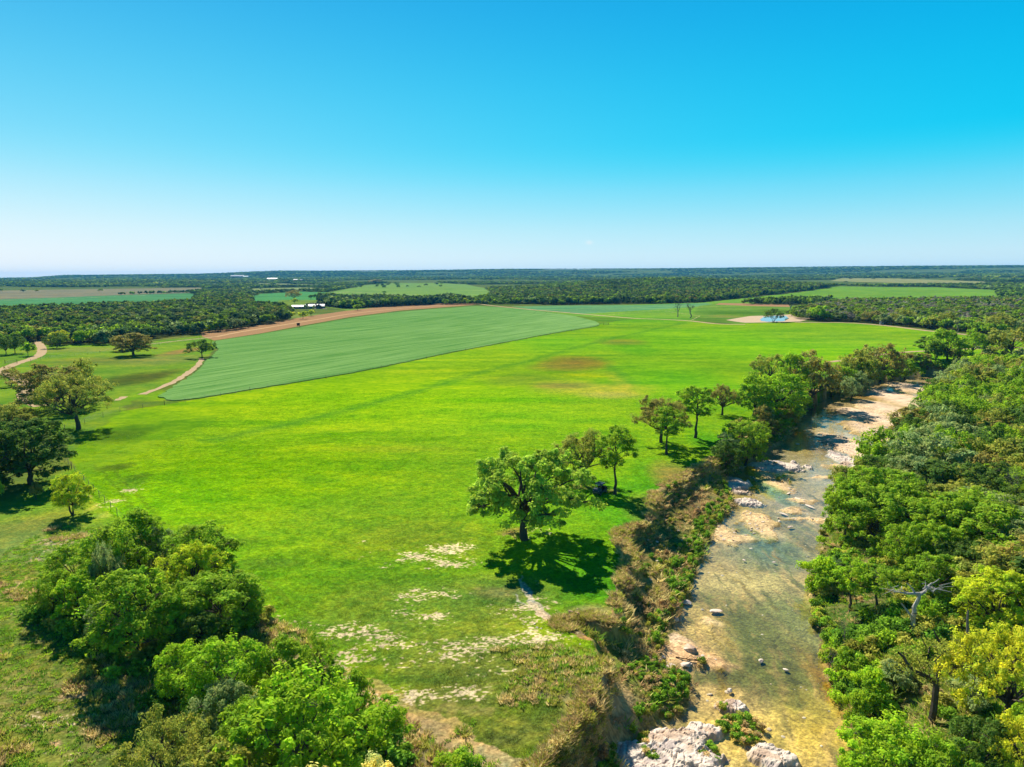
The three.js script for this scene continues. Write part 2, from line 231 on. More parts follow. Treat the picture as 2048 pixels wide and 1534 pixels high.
  for (const [p, w, a] of [[[[0.8,-90.7],[1.3,-85.8],[2.4,-81.3],[4.3,-77.8]], 0.5, 0.95], [[[1.4,-86.4],[2.8,-81.9],[4.6,-77.8]], 0.45, 0.95], [[[0.2,-84.4],[1.8,-81.9],[3.4,-79.5],[4.8,-77]], 0.35, 0.9], [[[2.1,-83.5],[3.8,-80],[5.2,-77.8]], 0.3, 0.9]]) line(c, p, w, css(226, 212, 178, a));
  line(c, [[1.4,-88.1],[2.1,-84.4],[3.7,-81.3],[5,-78]], 0.5, css(196, 190, 170, 0.9));
  line(c, [[0.7,-104.2],[-0.5,-107.1],[-1.2,-105.3]], 0.8, css(196, 180, 120, 0.6));
  for (const e of [[18.6,-126.8,1.3,1.5], [12.8,-130,2.5,1.6], [0.3,-107.1,2.4,1.8]]) soft(c, e, [170, 150, 92], 0.7);
  // banks
  fill(c, leftBankPoly, css(176, 178, 108));
  for (const [e, rgb, a, y] of [[[32.9,-134,4.8,12.9], [158, 136, 94], 0.8], [[25.2,-115.9,5.1,9.6], [146, 156, 80], 0.8], [[22.9,-101.3,4.5,9.3], [140, 146, 84], 0.8], [[17.3,-83.7,3.1,5.2], [128, 132, 76], 0.7], [[12.8,-72.3,3.3,4], [120, 166, 54], 0.7], [[10.5,-65.9,2.5,4.2], [214, 194, 150], 0.9], [[8,-59.7,2.8,3.5], [200, 182, 132], 0.8], [[9.2,-79.8,2.4,1.9], [190, 170, 128], 0.8], [[13.6,-80.7,3.7,1.2], [178, 164, 110], 0.7], [[14.5,-72.1,2.2,3.9], [92, 140, 44], 0.6], [[31,-118.5,5.2,9.8], [116, 136, 56], 0.7]]) soft(c, e, rgb, a);
  line(c, bankTop.slice(6), 1.4, css(176, 156, 112, 0.9));
  { // the right bank and the floor of its wood
    const p = bedRight.concat([[420, -180], [300, 0], [60, 0]]); fill(c, p, css(96, 124, 50));
    for (const [e, rgb, a] of [[[43.6,-83.3,2.5,3.9], [120, 150, 60], 0.7], [[46.8,-87.2,1,1.1], [196, 160, 108], 0.9], [[45.9,-77.1,3.5,3.4], [96, 136, 58], 0.7], [[50.5,-76.1,4,4.4], [112, 142, 66], 0.7], [[77.7,-112.3,4.9,6.8], [140, 156, 58], 0.7], [[51.3,-108.9,1.3,8.4], [140, 156, 80], 0.8]]) soft(c, e, rgb, a);
    line(c, bedRight, 1.2, css(150, 128, 84, 0.8));
  }
  // river bed: sand, gravel, weed
  fill(c, bedPoly, css(186, 172, 116));
  c.save(); path(c, bedPoly); c.clip();
  for (const [e, rgb, a] of [[[25.3,-63.8,6.4,4.6], [255, 232, 130], 1], [[31.1,-68,3.1,6.8], [214, 196, 84], 0.85], [[35.3,-72.8,1.6,8.6], [170, 116, 34], 0.9], [[29.5,-82.3,5.5,13.1], [104, 116, 56], 0.9], [[30.2,-75.6,3.4,3.7], [104, 112, 54], 0.7], [[40,-89.5,1.3,12.5], [112, 116, 84], 0.6], [[37.7,-88.9,3.3,15], [130, 146, 84], 0.8], [[23.7,-75.1,3.4,3.1], [98, 100, 52], 0.9], [[25.2,-84.7,2.9,7.6], [216, 196, 124], 0.85], [[35.8,-98.8,8.1,4.8], [214, 204, 136], 0.9], [[42.2,-112.6,5.8,8.7], [100, 132, 108], 0.85], [[35.6,-110.1,3.3,5], [170, 168, 122], 0.7], [[22.8,-70.2,3.2,2.7], [236, 210, 140], 0.85], [[52,-122.4,3.6,12.6], [120, 128, 100], 0.7], [[56.8,-139.3,6,12.9], [188, 176, 146], 0.9], [[68,-162.1,5.8,17.2], [180, 176, 154], 0.9], [[83.1,-186.1,5.3,16.9], [142, 122, 100], 0.8], [[104.4,-227.8,6.4,24.9], [104, 84, 44], 0.9], [[134.8,-269.9,9.5,18.6], [150, 110, 48], 0.9], [[82.1,-197,2.8,8.9], [184, 136, 52], 0.8], [[55.7,-154.5,1.4,11.9], [206, 186, 10], 1], [[52.6,-146.5,1.3,7.2], [196, 184, 14], 1], [[54.8,-143.8,1.7,9], [110, 160, 130], 0.8]]) soft(c, e, rgb, a);
  const r = rng(77); // drifts of sand and algae drawn out by the stream
  for (let i = 0; i < 260; i++) {
    const t = r() * 13, n = Math.floor(t) + 2, f = t % 1, a = bedLeft[n] ?? bedLeft[2], b = bedRight[Math.min(bedRight.length - 1, Math.round(n * 0.62))];
    const s = r(), x = lerp(a[0], b[0], s), z = lerp(a[1], b[1], s) + (f - 0.5) * 8, dir = Math.atan2(-1, -0.05 + 0.35 * smooth(-90, -60, z));
    const L = 0.6 + r() * 3.2, sandy = r() < 0.5;
    soft(c, [x, z, L, 0.16 + r() * 0.45], sandy ? [204, 180, 118] : r() < 0.3 ? [150, 130, 46] : [86, 92, 50], 0.2 + r() * 0.35, dir + (r() - 0.5) * 0.4);
  }
  for (const e of [[90.3,-177.5,6.3,22.7], [113.5,-212.1,8.9,31.8], [143.9,-254.8,9.9,29.1], [167.2,-282.5,9.8,20.5]]) soft(c, e, [238, 220, 182], 0.95);
  for (const [x, z, rx, rz, h] of bars) soft(c, [x, z, rx * 0.95, rz * 0.95], h > 0.44 ? [238, 224, 194] : [236, 216, 168], 1);
  for (const e of [[21.1,-78.4,3.6,2.5], [24.2,-76.9,2.3,1.1]]) soft(c, e, [226, 196, 146], 0.95);
  for (const e of [[108.4,-209.7,3.9,11.5], [94,-189.1,2.4,11.8], [148.2,-266,4.9,9.1]]) soft(c, e, [230, 208, 166], 0.9);
  line(c, [[22.6,-66.1],[22.6,-61.5],[23.6,-59.1]], 0.8, css(196, 160, 96, 0.7));
  c.restore();
  // roads far off, painted only where they are thin lines
  for (const [p, w] of [[[[-445.4,-1656],[-414.5,-1829],[-276.7,-1622],[-192.9,-1518]], 5], [[[-946.1,-1290],[-890.3,-1419],[-843.2,-1573],[-812.5,-1800],[-843.6,-1994]], 4], [[[156.8,-621.8],[183.2,-688.8],[170.6,-788.4]], 1], [[[76.6,-691.7],[154.3,-790.4],[265.9,-905.2],[311,-945.6]], 0.8]]) line(c, p, w, css(216, 206, 170, 0.85));
  // k: red = bare flecks, green = dry brown growth, blue = sand or stone without turf
  for (const [e, a] of [[[-11.2,-96.8,7.9,4], 0.95], [[-6.5,-101.4,3,3.2], 0.8], [[-10.6,-84.6,4.4,2], 0.8], [[-17.5,-75.2,6.3,2.7], 0.9], [[-12.3,-71.4,6.5,3.1], 0.85], [[-5.7,-69.6,6.3,5.9], 0.5], [[1.9,-74.4,4.5,2.9], 0.7], [[3.9,-71.2,3.2,3.1], 0.7], [[-8.2,-63.8,4.4,1.7], 0.7], [[1.1,-106.5,3.9,3.1], 0.6], [[-5.2,-79.3,7.8,3.8], 0.55], [[-2.3,-63,5.8,3.3], 0.6], [[-14,-68.5,6.3,3.8], 0.7], [[-20.4,-103.6,3.1,1.7], 0.35], [[2.4,-82.6,2.5,5.4], 0.85], [[-1,-81,2.4,1.6], 0.6], [[-70.6,-100.6,6.8,5.1], 0.5], [[-62.2,-85.8,3.9,7.3], 0.4], [[-41.3,-58.9,5.5,4.4], 0.4], [[-72.1,-125.2,2.4,11.8], 0.5], [[-27.6,-78.2,3.6,2.5], 0.6]]) soft(k, e, R, a);
  for (const [e, a] of [[[-44.3,-63.6,7.8,5], 0.4], [[-34.1,-57.3,6.7,3.5], 0.4], [[-36.7,-65.9,3.5,3.6], 0.3], [[-10.3,-58.4,4.5,2.9], 0.8], [[-5.4,-54.3,4.6,2.5], 0.8], [[4.5,-63.8,3.9,3.4], 0.7], [[3.3,-68.2,3.1,2.9], 0.45], [[-1.7,-84.5,3.8,2.3], 0.4], [[-3.3,-63.8,5.4,3.4], 0.35], [[-54.3,-74.1,3.4,4.4], 0.4]]) soft(k, e, G, a);
  k.globalCompositeOperation = 'lighter';
  fill(k, leftBankPoly, 'rgba(0,70,0,1)'); fill(k, bedRight.concat([[420, -180], [300, 0], [60, 0]]), 'rgba(0,90,0,1)');
  fill(k, bedPoly, 'rgba(0,0,255,1)');
  k.globalCompositeOperation = 'source-over';
}
const DEC = new Float32Array(256).map((_, i) => toLin(i / 255));
function groundTexture(x0, z0, size, n, warp) {
  const make = () => { const c = document.createElement('canvas'); c.width = c.height = n; return c; };
  const a = make(), b = make(), ca = a.getContext('2d'), cb = b.getContext('2d'), s = n / size;
  cb.fillStyle = '#000'; cb.fillRect(0, 0, n, n);
  for (const c of [ca, cb]) c.setTransform(s, 0, 0, s, -x0 * s, -z0 * s);
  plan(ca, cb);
  const A = ca.getImageData(0, 0, n, n).data, B = cb.getImageData(0, 0, n, n).data, out = new Uint8Array(n * n * 4), px = size / n;
  const fine = px < 0.3, mid = px < 1;
  for (let j = 0; j < n; j++) for (let i = 0; i < n; i++) {
    const x = x0 + (i + 0.5) * px, z = z0 + (j + 0.5) * px;
    let wx = (noise(x * 0.21, z * 0.21) - 0.5) * 2 * warp, wz = (noise(x * 0.21 + 40, z * 0.21 + 7) - 0.5) * 2 * warp;
    if (fine) { wx += (noise(x * 1.1, z * 1.1) - 0.5) * 0.9; wz += (noise(x * 1.1 + 9, z * 1.1) - 0.5) * 0.9; }
    const p = (clamp(Math.round(j + wz * s), 0, n - 1) * n + clamp(Math.round(i + wx * s), 0, n - 1)) * 4;
    let r = A[p], g = A[p + 1], bl = A[p + 2];
    const bare = B[p] / 255, dry = B[p + 1] / 255, stone = B[p + 2] / 255;
    // growth is uneven: broad drifts, smaller drifts, tufts
    const n0 = noise(x * 0.011 + 3, z * 0.02), n1 = noise(x * 0.045, z * 0.13 + 11), n2 = noise(x * 0.3 + 5, z * 0.52), n3 = noise(x * 1.35, z * 1.7);
    const n4 = fine ? noise(x * 4.1, z * 4.3) : 0.5, n5 = fine ? hash2(i, j) : 0.5;
    let v = 1 + 0.1 * (n0 - 0.5) + 0.12 * (n1 - 0.5) + 0.12 * (n2 - 0.5) + 0.16 * (n3 - 0.5) + 0.34 * (n4 - 0.5) + 0.22 * (n5 - 0.5);
    const yl = (n1 - 0.5) * 0.2 + (n2 - 0.5) * 0.12 + (n3 - 0.5) * 0.14;
    if (stone < 0.5) { r *= 1 + yl; bl *= 1 - yl * 0.5; }
    if (dry > 0.02) {
      const q = smooth(0.62 - dry * 0.35, 0.72 - dry * 0.3, 0.5 * n2 + 0.3 * n3 + 0.2 * n1) * Math.min(1, dry * 1.3);
      r = lerp(r, 116, q); g = lerp(g, 104, q); bl = lerp(bl, 72, q);
    }
    if (bare > 0.02) {
      const patch = fbm(x * 0.22 + 4, z * 0.34 + 20, 3), w = fine ? 0.4 * noise(x * 1.7 + 8 + n2 * 1.5, z * 3.1) + 0.6 * noise(x * 3.6, z * 5.4 + 3) : n3;
      const q = smooth(0.02, 0.12, patch * 0.7 + w * 0.66 - 0.965 + bare * 0.36) * 0.95;
      r = lerp(r, 184, q); g = lerp(g, 164, q); bl = lerp(bl, 128, q);
    }
    if (stone > 0.5 && mid) {
      const cr = Math.abs(noise(x * 0.9 + n2, z * 1.3) - 0.5), h = clamp((r - 110) / 40);
      v = 1.1 + 0.14 * (n2 - 0.5) + 0.2 * (n3 - 0.5) + 0.34 * (n4 - 0.5) + 0.3 * (n5 - 0.5) - h * 0.2 * smooth(0.05, 0.0, cr);
      const weed = (1 - h) * smooth(0.5, 0.62, 0.55 * noise(x * 1.1 + 3, z * 0.42) + 0.3 * noise(x * 3.1, z * 1.6 + 5) + 0.25 * n4 - 0.05); // algae on the bed
      r = lerp(r, 88, weed * 0.42); g = lerp(g, 92, weed * 0.42); bl = lerp(bl, 44, weed * 0.42);
    }
    const o = (j * n + i) * 4;
    out[o] = clamp(r * v, 0, 255); out[o + 1] = clamp(g * v, 0, 255); out[o + 2] = clamp(bl * v, 0, 255); out[o + 3] = 255;
  }
  const t = new THREE.DataTexture(out, n, n, THREE.RGBAFormat, THREE.UnsignedByteType);
  t.colorSpace = THREE.SRGBColorSpace; t.magFilter = THREE.LinearFilter; t.wrapS = t.wrapT = THREE.ClampToEdgeWrapping;
  t.repeat.set(1 / size, 1 / size); t.offset.set(-x0 / size, -z0 / size); t.needsUpdate = true; t.at = (x, z) => { const o = (clamp(Math.floor((z - z0) / px), 0, n - 1) * n + clamp(Math.floor((x - x0) / px), 0, n - 1)) * 4; return [toLin(out[o] / 255), toLin(out[o + 1] / 255), toLin(out[o + 2] / 255)]; };
  return t;
}
function bumpTexture(n, size, f) {
  const d = new Uint8Array(n * n * 4), px = size / n;
  const per = (x, y) => f(x, y) * (1 - x / size) * (1 - y / size) + f(x - size, y) * (x / size) * (1 - y / size) + f(x, y - size) * (1 - x / size) * (y / size) + f(x - size, y - size) * (x / size) * (y / size);
  for (let j = 0; j < n; j++) for (let i = 0; i < n; i++) { const v = clamp(per(i * px, j * px)) * 255, o = (j * n + i) * 4; d[o] = d[o + 1] = d[o + 2] = v; d[o + 3] = 255; }
  const t = new THREE.DataTexture(d, n, n); t.magFilter = THREE.LinearFilter; t.wrapS = t.wrapT = THREE.RepeatWrapping; t.repeat.set(1 / size, 1 / size); t.needsUpdate = true; return t;
}
const turfBump = bumpTexture(512, 12, (x, y) => 0.55 * noise(x * 3.1 + 50, y * 3.1 + 50) + 0.3 * noise(x * 7.3 + 20, y * 7.3 + 90) + 0.15 * noise(x * 1.1 + 5, y * 1.1 + 2));
const tiles = [ // nearest first: corner, side, pixels, wander of the edges
  [-86, -246, 208, 2048, 0.5], [-512, -1060, 1024, 2048, 1.6], [-2048, -4136, 4100, 2048, 5], [-10400, -10400, 20800, 1024, 22],
];
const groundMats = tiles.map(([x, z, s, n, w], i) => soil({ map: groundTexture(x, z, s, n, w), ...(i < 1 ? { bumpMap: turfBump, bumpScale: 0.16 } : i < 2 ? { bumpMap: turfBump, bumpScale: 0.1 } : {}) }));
{
  const axis = (inner, lo, hi, grow, keep) => {
    const v = new Set(); const [a, b, st] = inner;
    for (let x = a; x <= b + 1e-6; x += st) v.add(+x.toFixed(3));
    for (let x = b, s = st; x < hi; ) { s = Math.min(s * grow, 260); x += s; v.add(+Math.min(x, hi).toFixed(3)); }
    for (let x = a, s = st; x > lo; ) { s = Math.min(s * grow, 260); x -= s; v.add(+Math.max(x, lo).toFixed(3)); }
    keep.forEach((k) => v.add(k)); return [...v].sort((p, q) => p - q);
  };
  const xs = axis([-86, 122, 0.65], -10400, 10400, 1.06, [-512, 512, -2048, 2052]), zs = axis([-246, -38, 0.65], -10400, 300, 1.06, [-1060, -36, -4136]);
  const nx = xs.length, nz = zs.length, pos = new Float32Array(nx * nz * 3), nor = new Float32Array(nx * nz * 3);
  for (let j = 0; j < nz; j++) for (let i = 0; i < nx; i++) { const o = (j * nx + i) * 3; pos[o] = xs[i]; pos[o + 1] = land(xs[i], zs[j]); pos[o + 2] = zs[j]; }
  for (let j = 0; j < nz; j++) for (let i = 0; i < nx; i++) {
    const i0 = Math.max(0, i - 1), i1 = Math.min(nx - 1, i + 1), j0 = Math.max(0, j - 1), j1 = Math.min(nz - 1, j + 1), y = (a, b) => pos[(b * nx + a) * 3 + 1];
    const gx = (y(i1, j) - y(i0, j)) / (xs[i1] - xs[i0]), gz = (y(i, j1) - y(i, j0)) / (zs[j1] - zs[j0]), l = Math.hypot(gx, gz, 1), o = (j * nx + i) * 3;
    nor[o] = -gx / l; nor[o + 1] = 1 / l; nor[o + 2] = -gz / l;
  }
  const parts = {}; // name -> one list of corners for each tile
  for (let j = 0; j + 1 < nz; j++) for (let i = 0; i + 1 < nx; i++) {
    const x = (xs[i] + xs[i + 1]) / 2, z = (zs[j] + zs[j + 1]) / 2;
    let t = tiles.findIndex(([x0, z0, s]) => x > x0 && x < x0 + s && z > z0 && z < z0 + s); if (t < 0) t = 3;
    let k = 'ground';
    if (Math.hypot(x, z) < 560) { const q = zone(x, z); k = q.k === 'bed' ? 'riverbed' : q.k === 'left' || (q.k === 'right' && q.d < 12) ? 'river_bank' : q.k === 'land' && inside(meadowPoly, x, z) ? 'meadow' : 'ground'; }
    else if (Math.hypot(x, z) < 800 && inside(meadowPoly, x, z)) k = 'meadow';
    else if (Math.hypot(x, z) > 5200) k = 'hills';
    const a = j * nx + i, L = ((parts[k] ??= tiles.map(() => []))[t]);
    L.push(a, a + nx, a + 1, a + 1, a + nx, a + nx + 1);
  }
  for (const [name, lists] of Object.entries(parts)) {
    const at = new Map(), p = [], n = [], u = [], g = new THREE.BufferGeometry(), idx = [];
    lists.forEach((l, t) => {
      if (!l.length) return;
      g.addGroup(idx.length, l.length, t);
      for (const a of l) { if (!at.has(a)) { at.set(a, p.length / 3); for (let c = 0; c < 3; c++) { p.push(pos[a * 3 + c]); n.push(nor[a * 3 + c]); } u.push(pos[a * 3], pos[a * 3 + 2]); } idx.push(at.get(a)); }
    });
    g.setIndex(idx); g.setAttribute('position', new THREE.Float32BufferAttribute(p, 3)); g.setAttribute('normal', new THREE.Float32BufferAttribute(n, 3)); g.setAttribute('uv', new THREE.Float32BufferAttribute(u, 2));
    tag(mesh(name, g, groundMats), { meadow: 'broad bright green hay meadow between the crop field and the river', riverbed: 'sand, gravel and pale limestone bed of the shallow river', river_bank: 'rough overgrown banks sloping down to the river', hills: 'low wooded hills along the horizon', ground: 'open pasture and woodland floor around the meadow' }[name], null, null, 'structure');
  }
}
// ---------------------------------------------------------------- water
const rippleBump = bumpTexture(512, 6, (x, y) => 0.6 * noise(x * 2.2 + 30, y * 3.6 + 30) + 0.4 * noise(x * 6 + 3, y * 8 + 77));
const waterMat = new THREE.MeshPhysicalMaterial({ color: new THREE.Color().setRGB(0.95, 0.97, 0.9), transmission: 1, thickness: 0, roughness: 0.07, ior: 1.33, bumpMap: rippleBump, bumpScale: 0.02 });
function sheet(name, p, y, mat, step = 0) {
  const g = new THREE.ShapeGeometry(new THREE.Shape(p.map(([x, z]) => new THREE.Vector2(x, -z)))); g.rotateX(-Math.PI / 2); g.translate(0, y, 0);
  const u = g.attributes.uv, q = g.attributes.position; for (let i = 0; i < u.count; i++) u.setXY(i, q.getX(i), q.getZ(i));
  return mesh(name, g, mat);
}
{
  const out = (l, m) => l.map(([x, z]) => [x + m, z]);
  const w = sheet('river_water', poly(out(bedLeft, -1.2), out(bedRight, 1.2)), waterY, waterMat);
  tag(w, 'clear shallow river water running over sand and algae', null, null, 'structure');
}
// ---------------------------------------------------------------- roads and the crop
const grain = (n, size, seed, lo, hi) => { // earth with pebbles and ruts, colour between lo and hi
  const d = new Uint8Array(n * n * 4), px = size / n, L = asLit(...lo).map((v) => toS(v) * 255), Hh = asLit(...hi).map((v) => toS(v) * 255);
  for (let j = 0; j < n; j++) for (let i = 0; i < n; i++) {
    const x = i * px, y = j * px, w = (a, b) => { const u = a / size, f = (p, q) => noise(p * 1 + seed, q + seed); return f(a, b) * (1 - u) + f(a - size, b) * u; };
    const v = clamp(0.45 * w(x * 1, y) + 0.3 * noise(x * 3 + seed, y * 3) + 0.25 * hash2(i, j + seed)), o = (j * n + i) * 4;
    for (let c = 0; c < 3; c++) d[o + c] = lerp(L[c], Hh[c], v); d[o + 3] = 255;
  }
  const t = new THREE.DataTexture(d, n, n); t.colorSpace = THREE.SRGBColorSpace; t.magFilter = THREE.LinearFilter; t.wrapS = t.wrapT = THREE.MirroredRepeatWrapping; t.repeat.set(1 / size, 1 / size); t.needsUpdate = true; return t;
};
const sandRoad = soil({ map: grain(256, 24, 5, [190, 172, 128], [236, 224, 190]) });
const redSoil = soil({ map: grain(256, 40, 9, [164, 134, 96], [204, 176, 132]) });
function ribbon(name, pts, width, y, mat, label, seed = 1, rag = 0.35) {
  const r = rng(seed), c = new THREE.CatmullRomCurve3(pts.map(([x, z]) => new THREE.Vector3(x, 0, z)), false, 'centripetal');
  const n = Math.max(8, Math.round(c.getLength() / 3)), L = [], R = [];
  c.getSpacedPoints(n).forEach((p, i) => { const t = c.getTangentAt(i / n), w = width / 2; L.push([p.x + t.z * w * (1 + rag * (r() - 0.5)), p.z - t.x * w * (1 + rag * (r() - 0.5))]); R.push([p.x - t.z * w * (1 + rag * (r() - 0.5)), p.z + t.x * w * (1 + rag * (r() - 0.5))]); });
  const pos = [], uv = [], idx = [];
  for (let i = 0; i <= n; i++) { for (const [x, z] of [L[i], R[i]]) { pos.push(x, Math.max(land(x, z), 0) * 1 + y, z); uv.push(x, z); } if (i < n) idx.push(2 * i, 2 * i + 1, 2 * i + 2, 2 * i + 1, 2 * i + 3, 2 * i + 2); }
  const g = new THREE.BufferGeometry(); g.setAttribute('position', new THREE.Float32BufferAttribute(pos, 3)); g.setAttribute('uv', new THREE.Float32BufferAttribute(uv, 2)); g.setIndex(idx); g.computeVertexNormals();
  if (g.attributes.normal.getY(0) < 0) { for (let i = 0; i < idx.length; i += 3) [idx[i], idx[i + 1]] = [idx[i + 1], idx[i]]; g.setIndex(idx); g.computeVertexNormals(); }
  return tag(mesh(name, g, mat), label, null, null, 'structure');
}
ribbon('dirt_road', [[-62.9,-1077],[-40.8,-998.6],[-8.4,-914.2],[21.9,-842.6],[58,-769.4],[88.3,-707.9],[116.5,-655.1],[138.3,-637.9],[155.1,-615.1],[169.5,-575.3],[187.4,-567.8]], 5, 0.05, sandRoad, 'pale dirt road running from the red soil past the two bare trees', 3);
ribbon('dirt_road', [[235.5,-587.8],[259.5,-585.5],[276.5,-577.7],[285.4,-559],[290.1,-531.2],[291,-496.9],[294.9,-474.7],[299.3,-450.5],[305.5,-432],[317.8,-408.1]], 5, 0.05, sandRoad, 'pale dirt road between the meadow and the grey wood', 4);
ribbon('dirt_road', [[145.6,-321],[166.6,-335.7],[194.3,-356.2],[214.4,-364.7],[231.4,-371.2],[255,-374.9],[286.2,-381]], 3.4, 0.05, sandRoad, 'sandy track along the river trees at the meadow edge', 5);
ribbon('dirt_road', [[-311.4,-463.5],[-286.7,-428.2],[-267.4,-400.6],[-248.3,-369.1],[-241.6,-353],[-237.1,-338.3],[-231.5,-322.9],[-225.1,-308.7],[-217.1,-298.7],[-204.3,-287.7],[-189.9,-272],[-177.8,-255.6],[-167.8,-240],[-157.9,-228],[-149.1,-220.5]], 4.6, 0.05, sandRoad, 'winding pale dirt road through the left pasture', 6);
ribbon('dirt_road', [[-154.7,-350.6],[-145.1,-324.2],[-137.3,-296.7],[-131,-269.6],[-128.7,-251.4],[-128.3,-241.6]], 2.6, 0.04, sandRoad, 'narrow sandy path curving down from the lone oak', 7, 0.8);
ribbon('dirt_road', [[-132.1,-237.7],[-130.5,-229.8]], 2.4, 0.04, sandRoad, 'short bare strip of sand in the pasture', 8, 0.8);
ribbon('dirt_road', [[-221,-430.3],[-214.9,-446.5],[-204.9,-471.1],[-201.2,-486.7]], 2.2, 0.04, sandRoad, 'faint path below the mixed wood', 9, 0.8);
tag(sheet('ploughed_soil', [[-230.4,-523.8],[-212.2,-483.4],[-190.8,-451.8],[-180.5,-506.4],[-174.2,-582],[-161.6,-708.4],[-131.7,-837.5],[-54,-983.5],[-45.9,-1035],[-62.6,-1140],[-115.9,-1010],[-173.6,-937.2],[-195.7,-833.5],[-208,-731],[-212.8,-650.4],[-216.4,-563.1]], 0.03, redSoil), 'strip of bare reddish soil between the wood and the crop', null, null, 'structure');
tag(sheet('ploughed_soil', [[272.7,-951.3],[302.4,-899.9],[339.8,-865.9],[366.3,-937.2],[328.1,-976.9],[293.7,-1000]], 0.03, redSoil), 'long patch of bare reddish soil beyond the pond', null, null, 'structure');
ribbon('dirt_road', [[-201.3,-478.7],[-200.8,-512.4],[-193.1,-589.5],[-183.4,-677.7],[-174.5,-765.6],[-139.9,-889.8],[-92.7,-989.2],[-58,-1056]], 4, 0.06, soil({ map: grain(256, 24, 15, [200, 172, 126], [236, 212, 164]) }), 'light wheel track along the strip of red soil', 10);
{ // the crop: a standing sheet of young wheat 0.4 m high with drill rows
  const outline = [[-119.8,-236.2],[-121.8,-244.6],[-126,-261.8],[-132.6,-290.4],[-139.7,-314.9],[-148.1,-339.8],[-157.2,-371.2],[-164.7,-394.6],[-178.8,-421.4],[-187.2,-444.6],[-177.4,-497.4],[-169.1,-564.6],[-155.8,-682.8],[-126.2,-802.1],[-48.5,-942.4],[4.2,-870.7],[36.9,-782.6],[62.1,-693.2],[72.6,-616.1],[71.1,-572.2],[63,-550.5],[26.4,-486.5],[-7,-419.8],[-32.5,-369],[-51.9,-325.2],[-67.6,-292.1],[-81.6,-268.8],[-94,-250.1],[-104.3,-232.7],[-111.4,-228.2]];
  const S = new THREE.Shape(new THREE.CatmullRomCurve3(outline.map(([x, z]) => new THREE.Vector3(x, -z, 0)), true, 'catmullrom', 0.25).getPoints(1100).map((p) => new THREE.Vector2(p.x + 1.6 * (fbm(p.x * 0.4, p.y * 0.4, 3) - 0.5), p.y + 1.6 * (fbm(p.x * 0.4 + 7, p.y * 0.4, 3) - 0.5))));
  const g = new THREE.ExtrudeGeometry(S, { depth: 0.3, bevelEnabled: false }); g.rotateX(-Math.PI / 2); g.translate(0, 0.02, 0);
  const u = g.attributes.uv, q = g.attributes.position; for (let i = 0; i < u.count; i++) u.setXY(i, q.getX(i), q.getZ(i));
  const W = 2048, H = 2048, x0 = -230, z0 = -1050, sx = 320, sz = 830, d = new Uint8Array(W * H * 4), A = 1.047, ca = Math.cos(A), sa = Math.sin(A);
  const lo = asLit(72, 146, 60), hi = asLit(150, 206, 120);
  for (let j = 0; j < H; j++) for (let i = 0; i < W; i++) {
    const x = x0 + (i + 0.5) * sx / W, z = z0 + (j + 0.5) * sz / H, a = x * ca - z * sa * 1, al = a, ac = x * sa + z * ca;
    const bend = 5 * (fbm(al * 0.012, ac * 0.012, 2) - 0.5);
    let v = 0.5 + 0.5 * (noise(al * 0.03, (ac + bend) * 0.55) - 0.5) + 0.42 * (noise(al * 0.06 + 9, (ac + bend) * 1.5) - 0.5) + 0.3 * (fbm(x * 0.02, z * 0.012, 3) - 0.5) + 0.14 * (noise(x * 1.2, z * 0.8) - 0.5);
    const far = smooth(-560, -700, z), row = Math.abs((((x + z * 0.22 + 10 * noise(z * 0.015, 3) + (x * x) * 0.0005) / 13) % 1 + 1) % 1 - 0.5);
    v -= 0.32 * far * smooth(0.06, 0.0, row) * smooth(0.3, 0.6, noise(x * 0.03, z * 0.012 + 4));
    v += 0.18 * smooth(-300, -560, z) * smooth(-60, 40, x + (z + 500) * 0.2);
    const o = (j * W + i) * 4; for (let c = 0; c < 3; c++) d[o + c] = toS(Math.max(0, lerp(lo[c], hi[c], clamp(v)))) * 255; d[o + 3] = 255;
  }
  const t = new THREE.DataTexture(d, W, H); t.colorSpace = THREE.SRGBColorSpace; t.magFilter = THREE.LinearFilter; t.repeat.set(1 / sx, 1 / sz); t.offset.set(-x0 / sx, -z0 / sz); t.needsUpdate = true;
  tag(mesh('crop_field', g, soil({ map: t, bumpMap: turfBump, bumpScale: 0.1 })), 'blue-green field of young wheat with drill rows beyond the fence', null, null, 'structure');
}
{ // the pond and its washed-out shores
  tag(sheet('pond_shore', [[189.6,-625.7],[230.2,-683.7],[251.8,-690],[277.1,-705.1],[281.9,-678.2],[267.5,-632.4],[244.5,-599.8],[220.6,-592.3],[194.2,-588.4],[191,-604.9]], 0.03, soil({ map: grain(256, 24, 25, [204, 188, 150], [250, 240, 214]) })), 'bare pale shore around the pond', null, null, 'structure');
  tag(sheet('pond_water', [[221,-629.7],[238.9,-670.3],[254,-685.5],[263.6,-680.1],[251.4,-641.4],[232.7,-604.3],[216.8,-599.2],[214.8,-609.3]], 0.06, new THREE.MeshPhysicalMaterial({ color: lit(90, 170, 190), roughness: 0.04, ior: 1.33, specularIntensity: 1 })), 'small blue pond with a dark tree in front', null, null, 'structure');
}

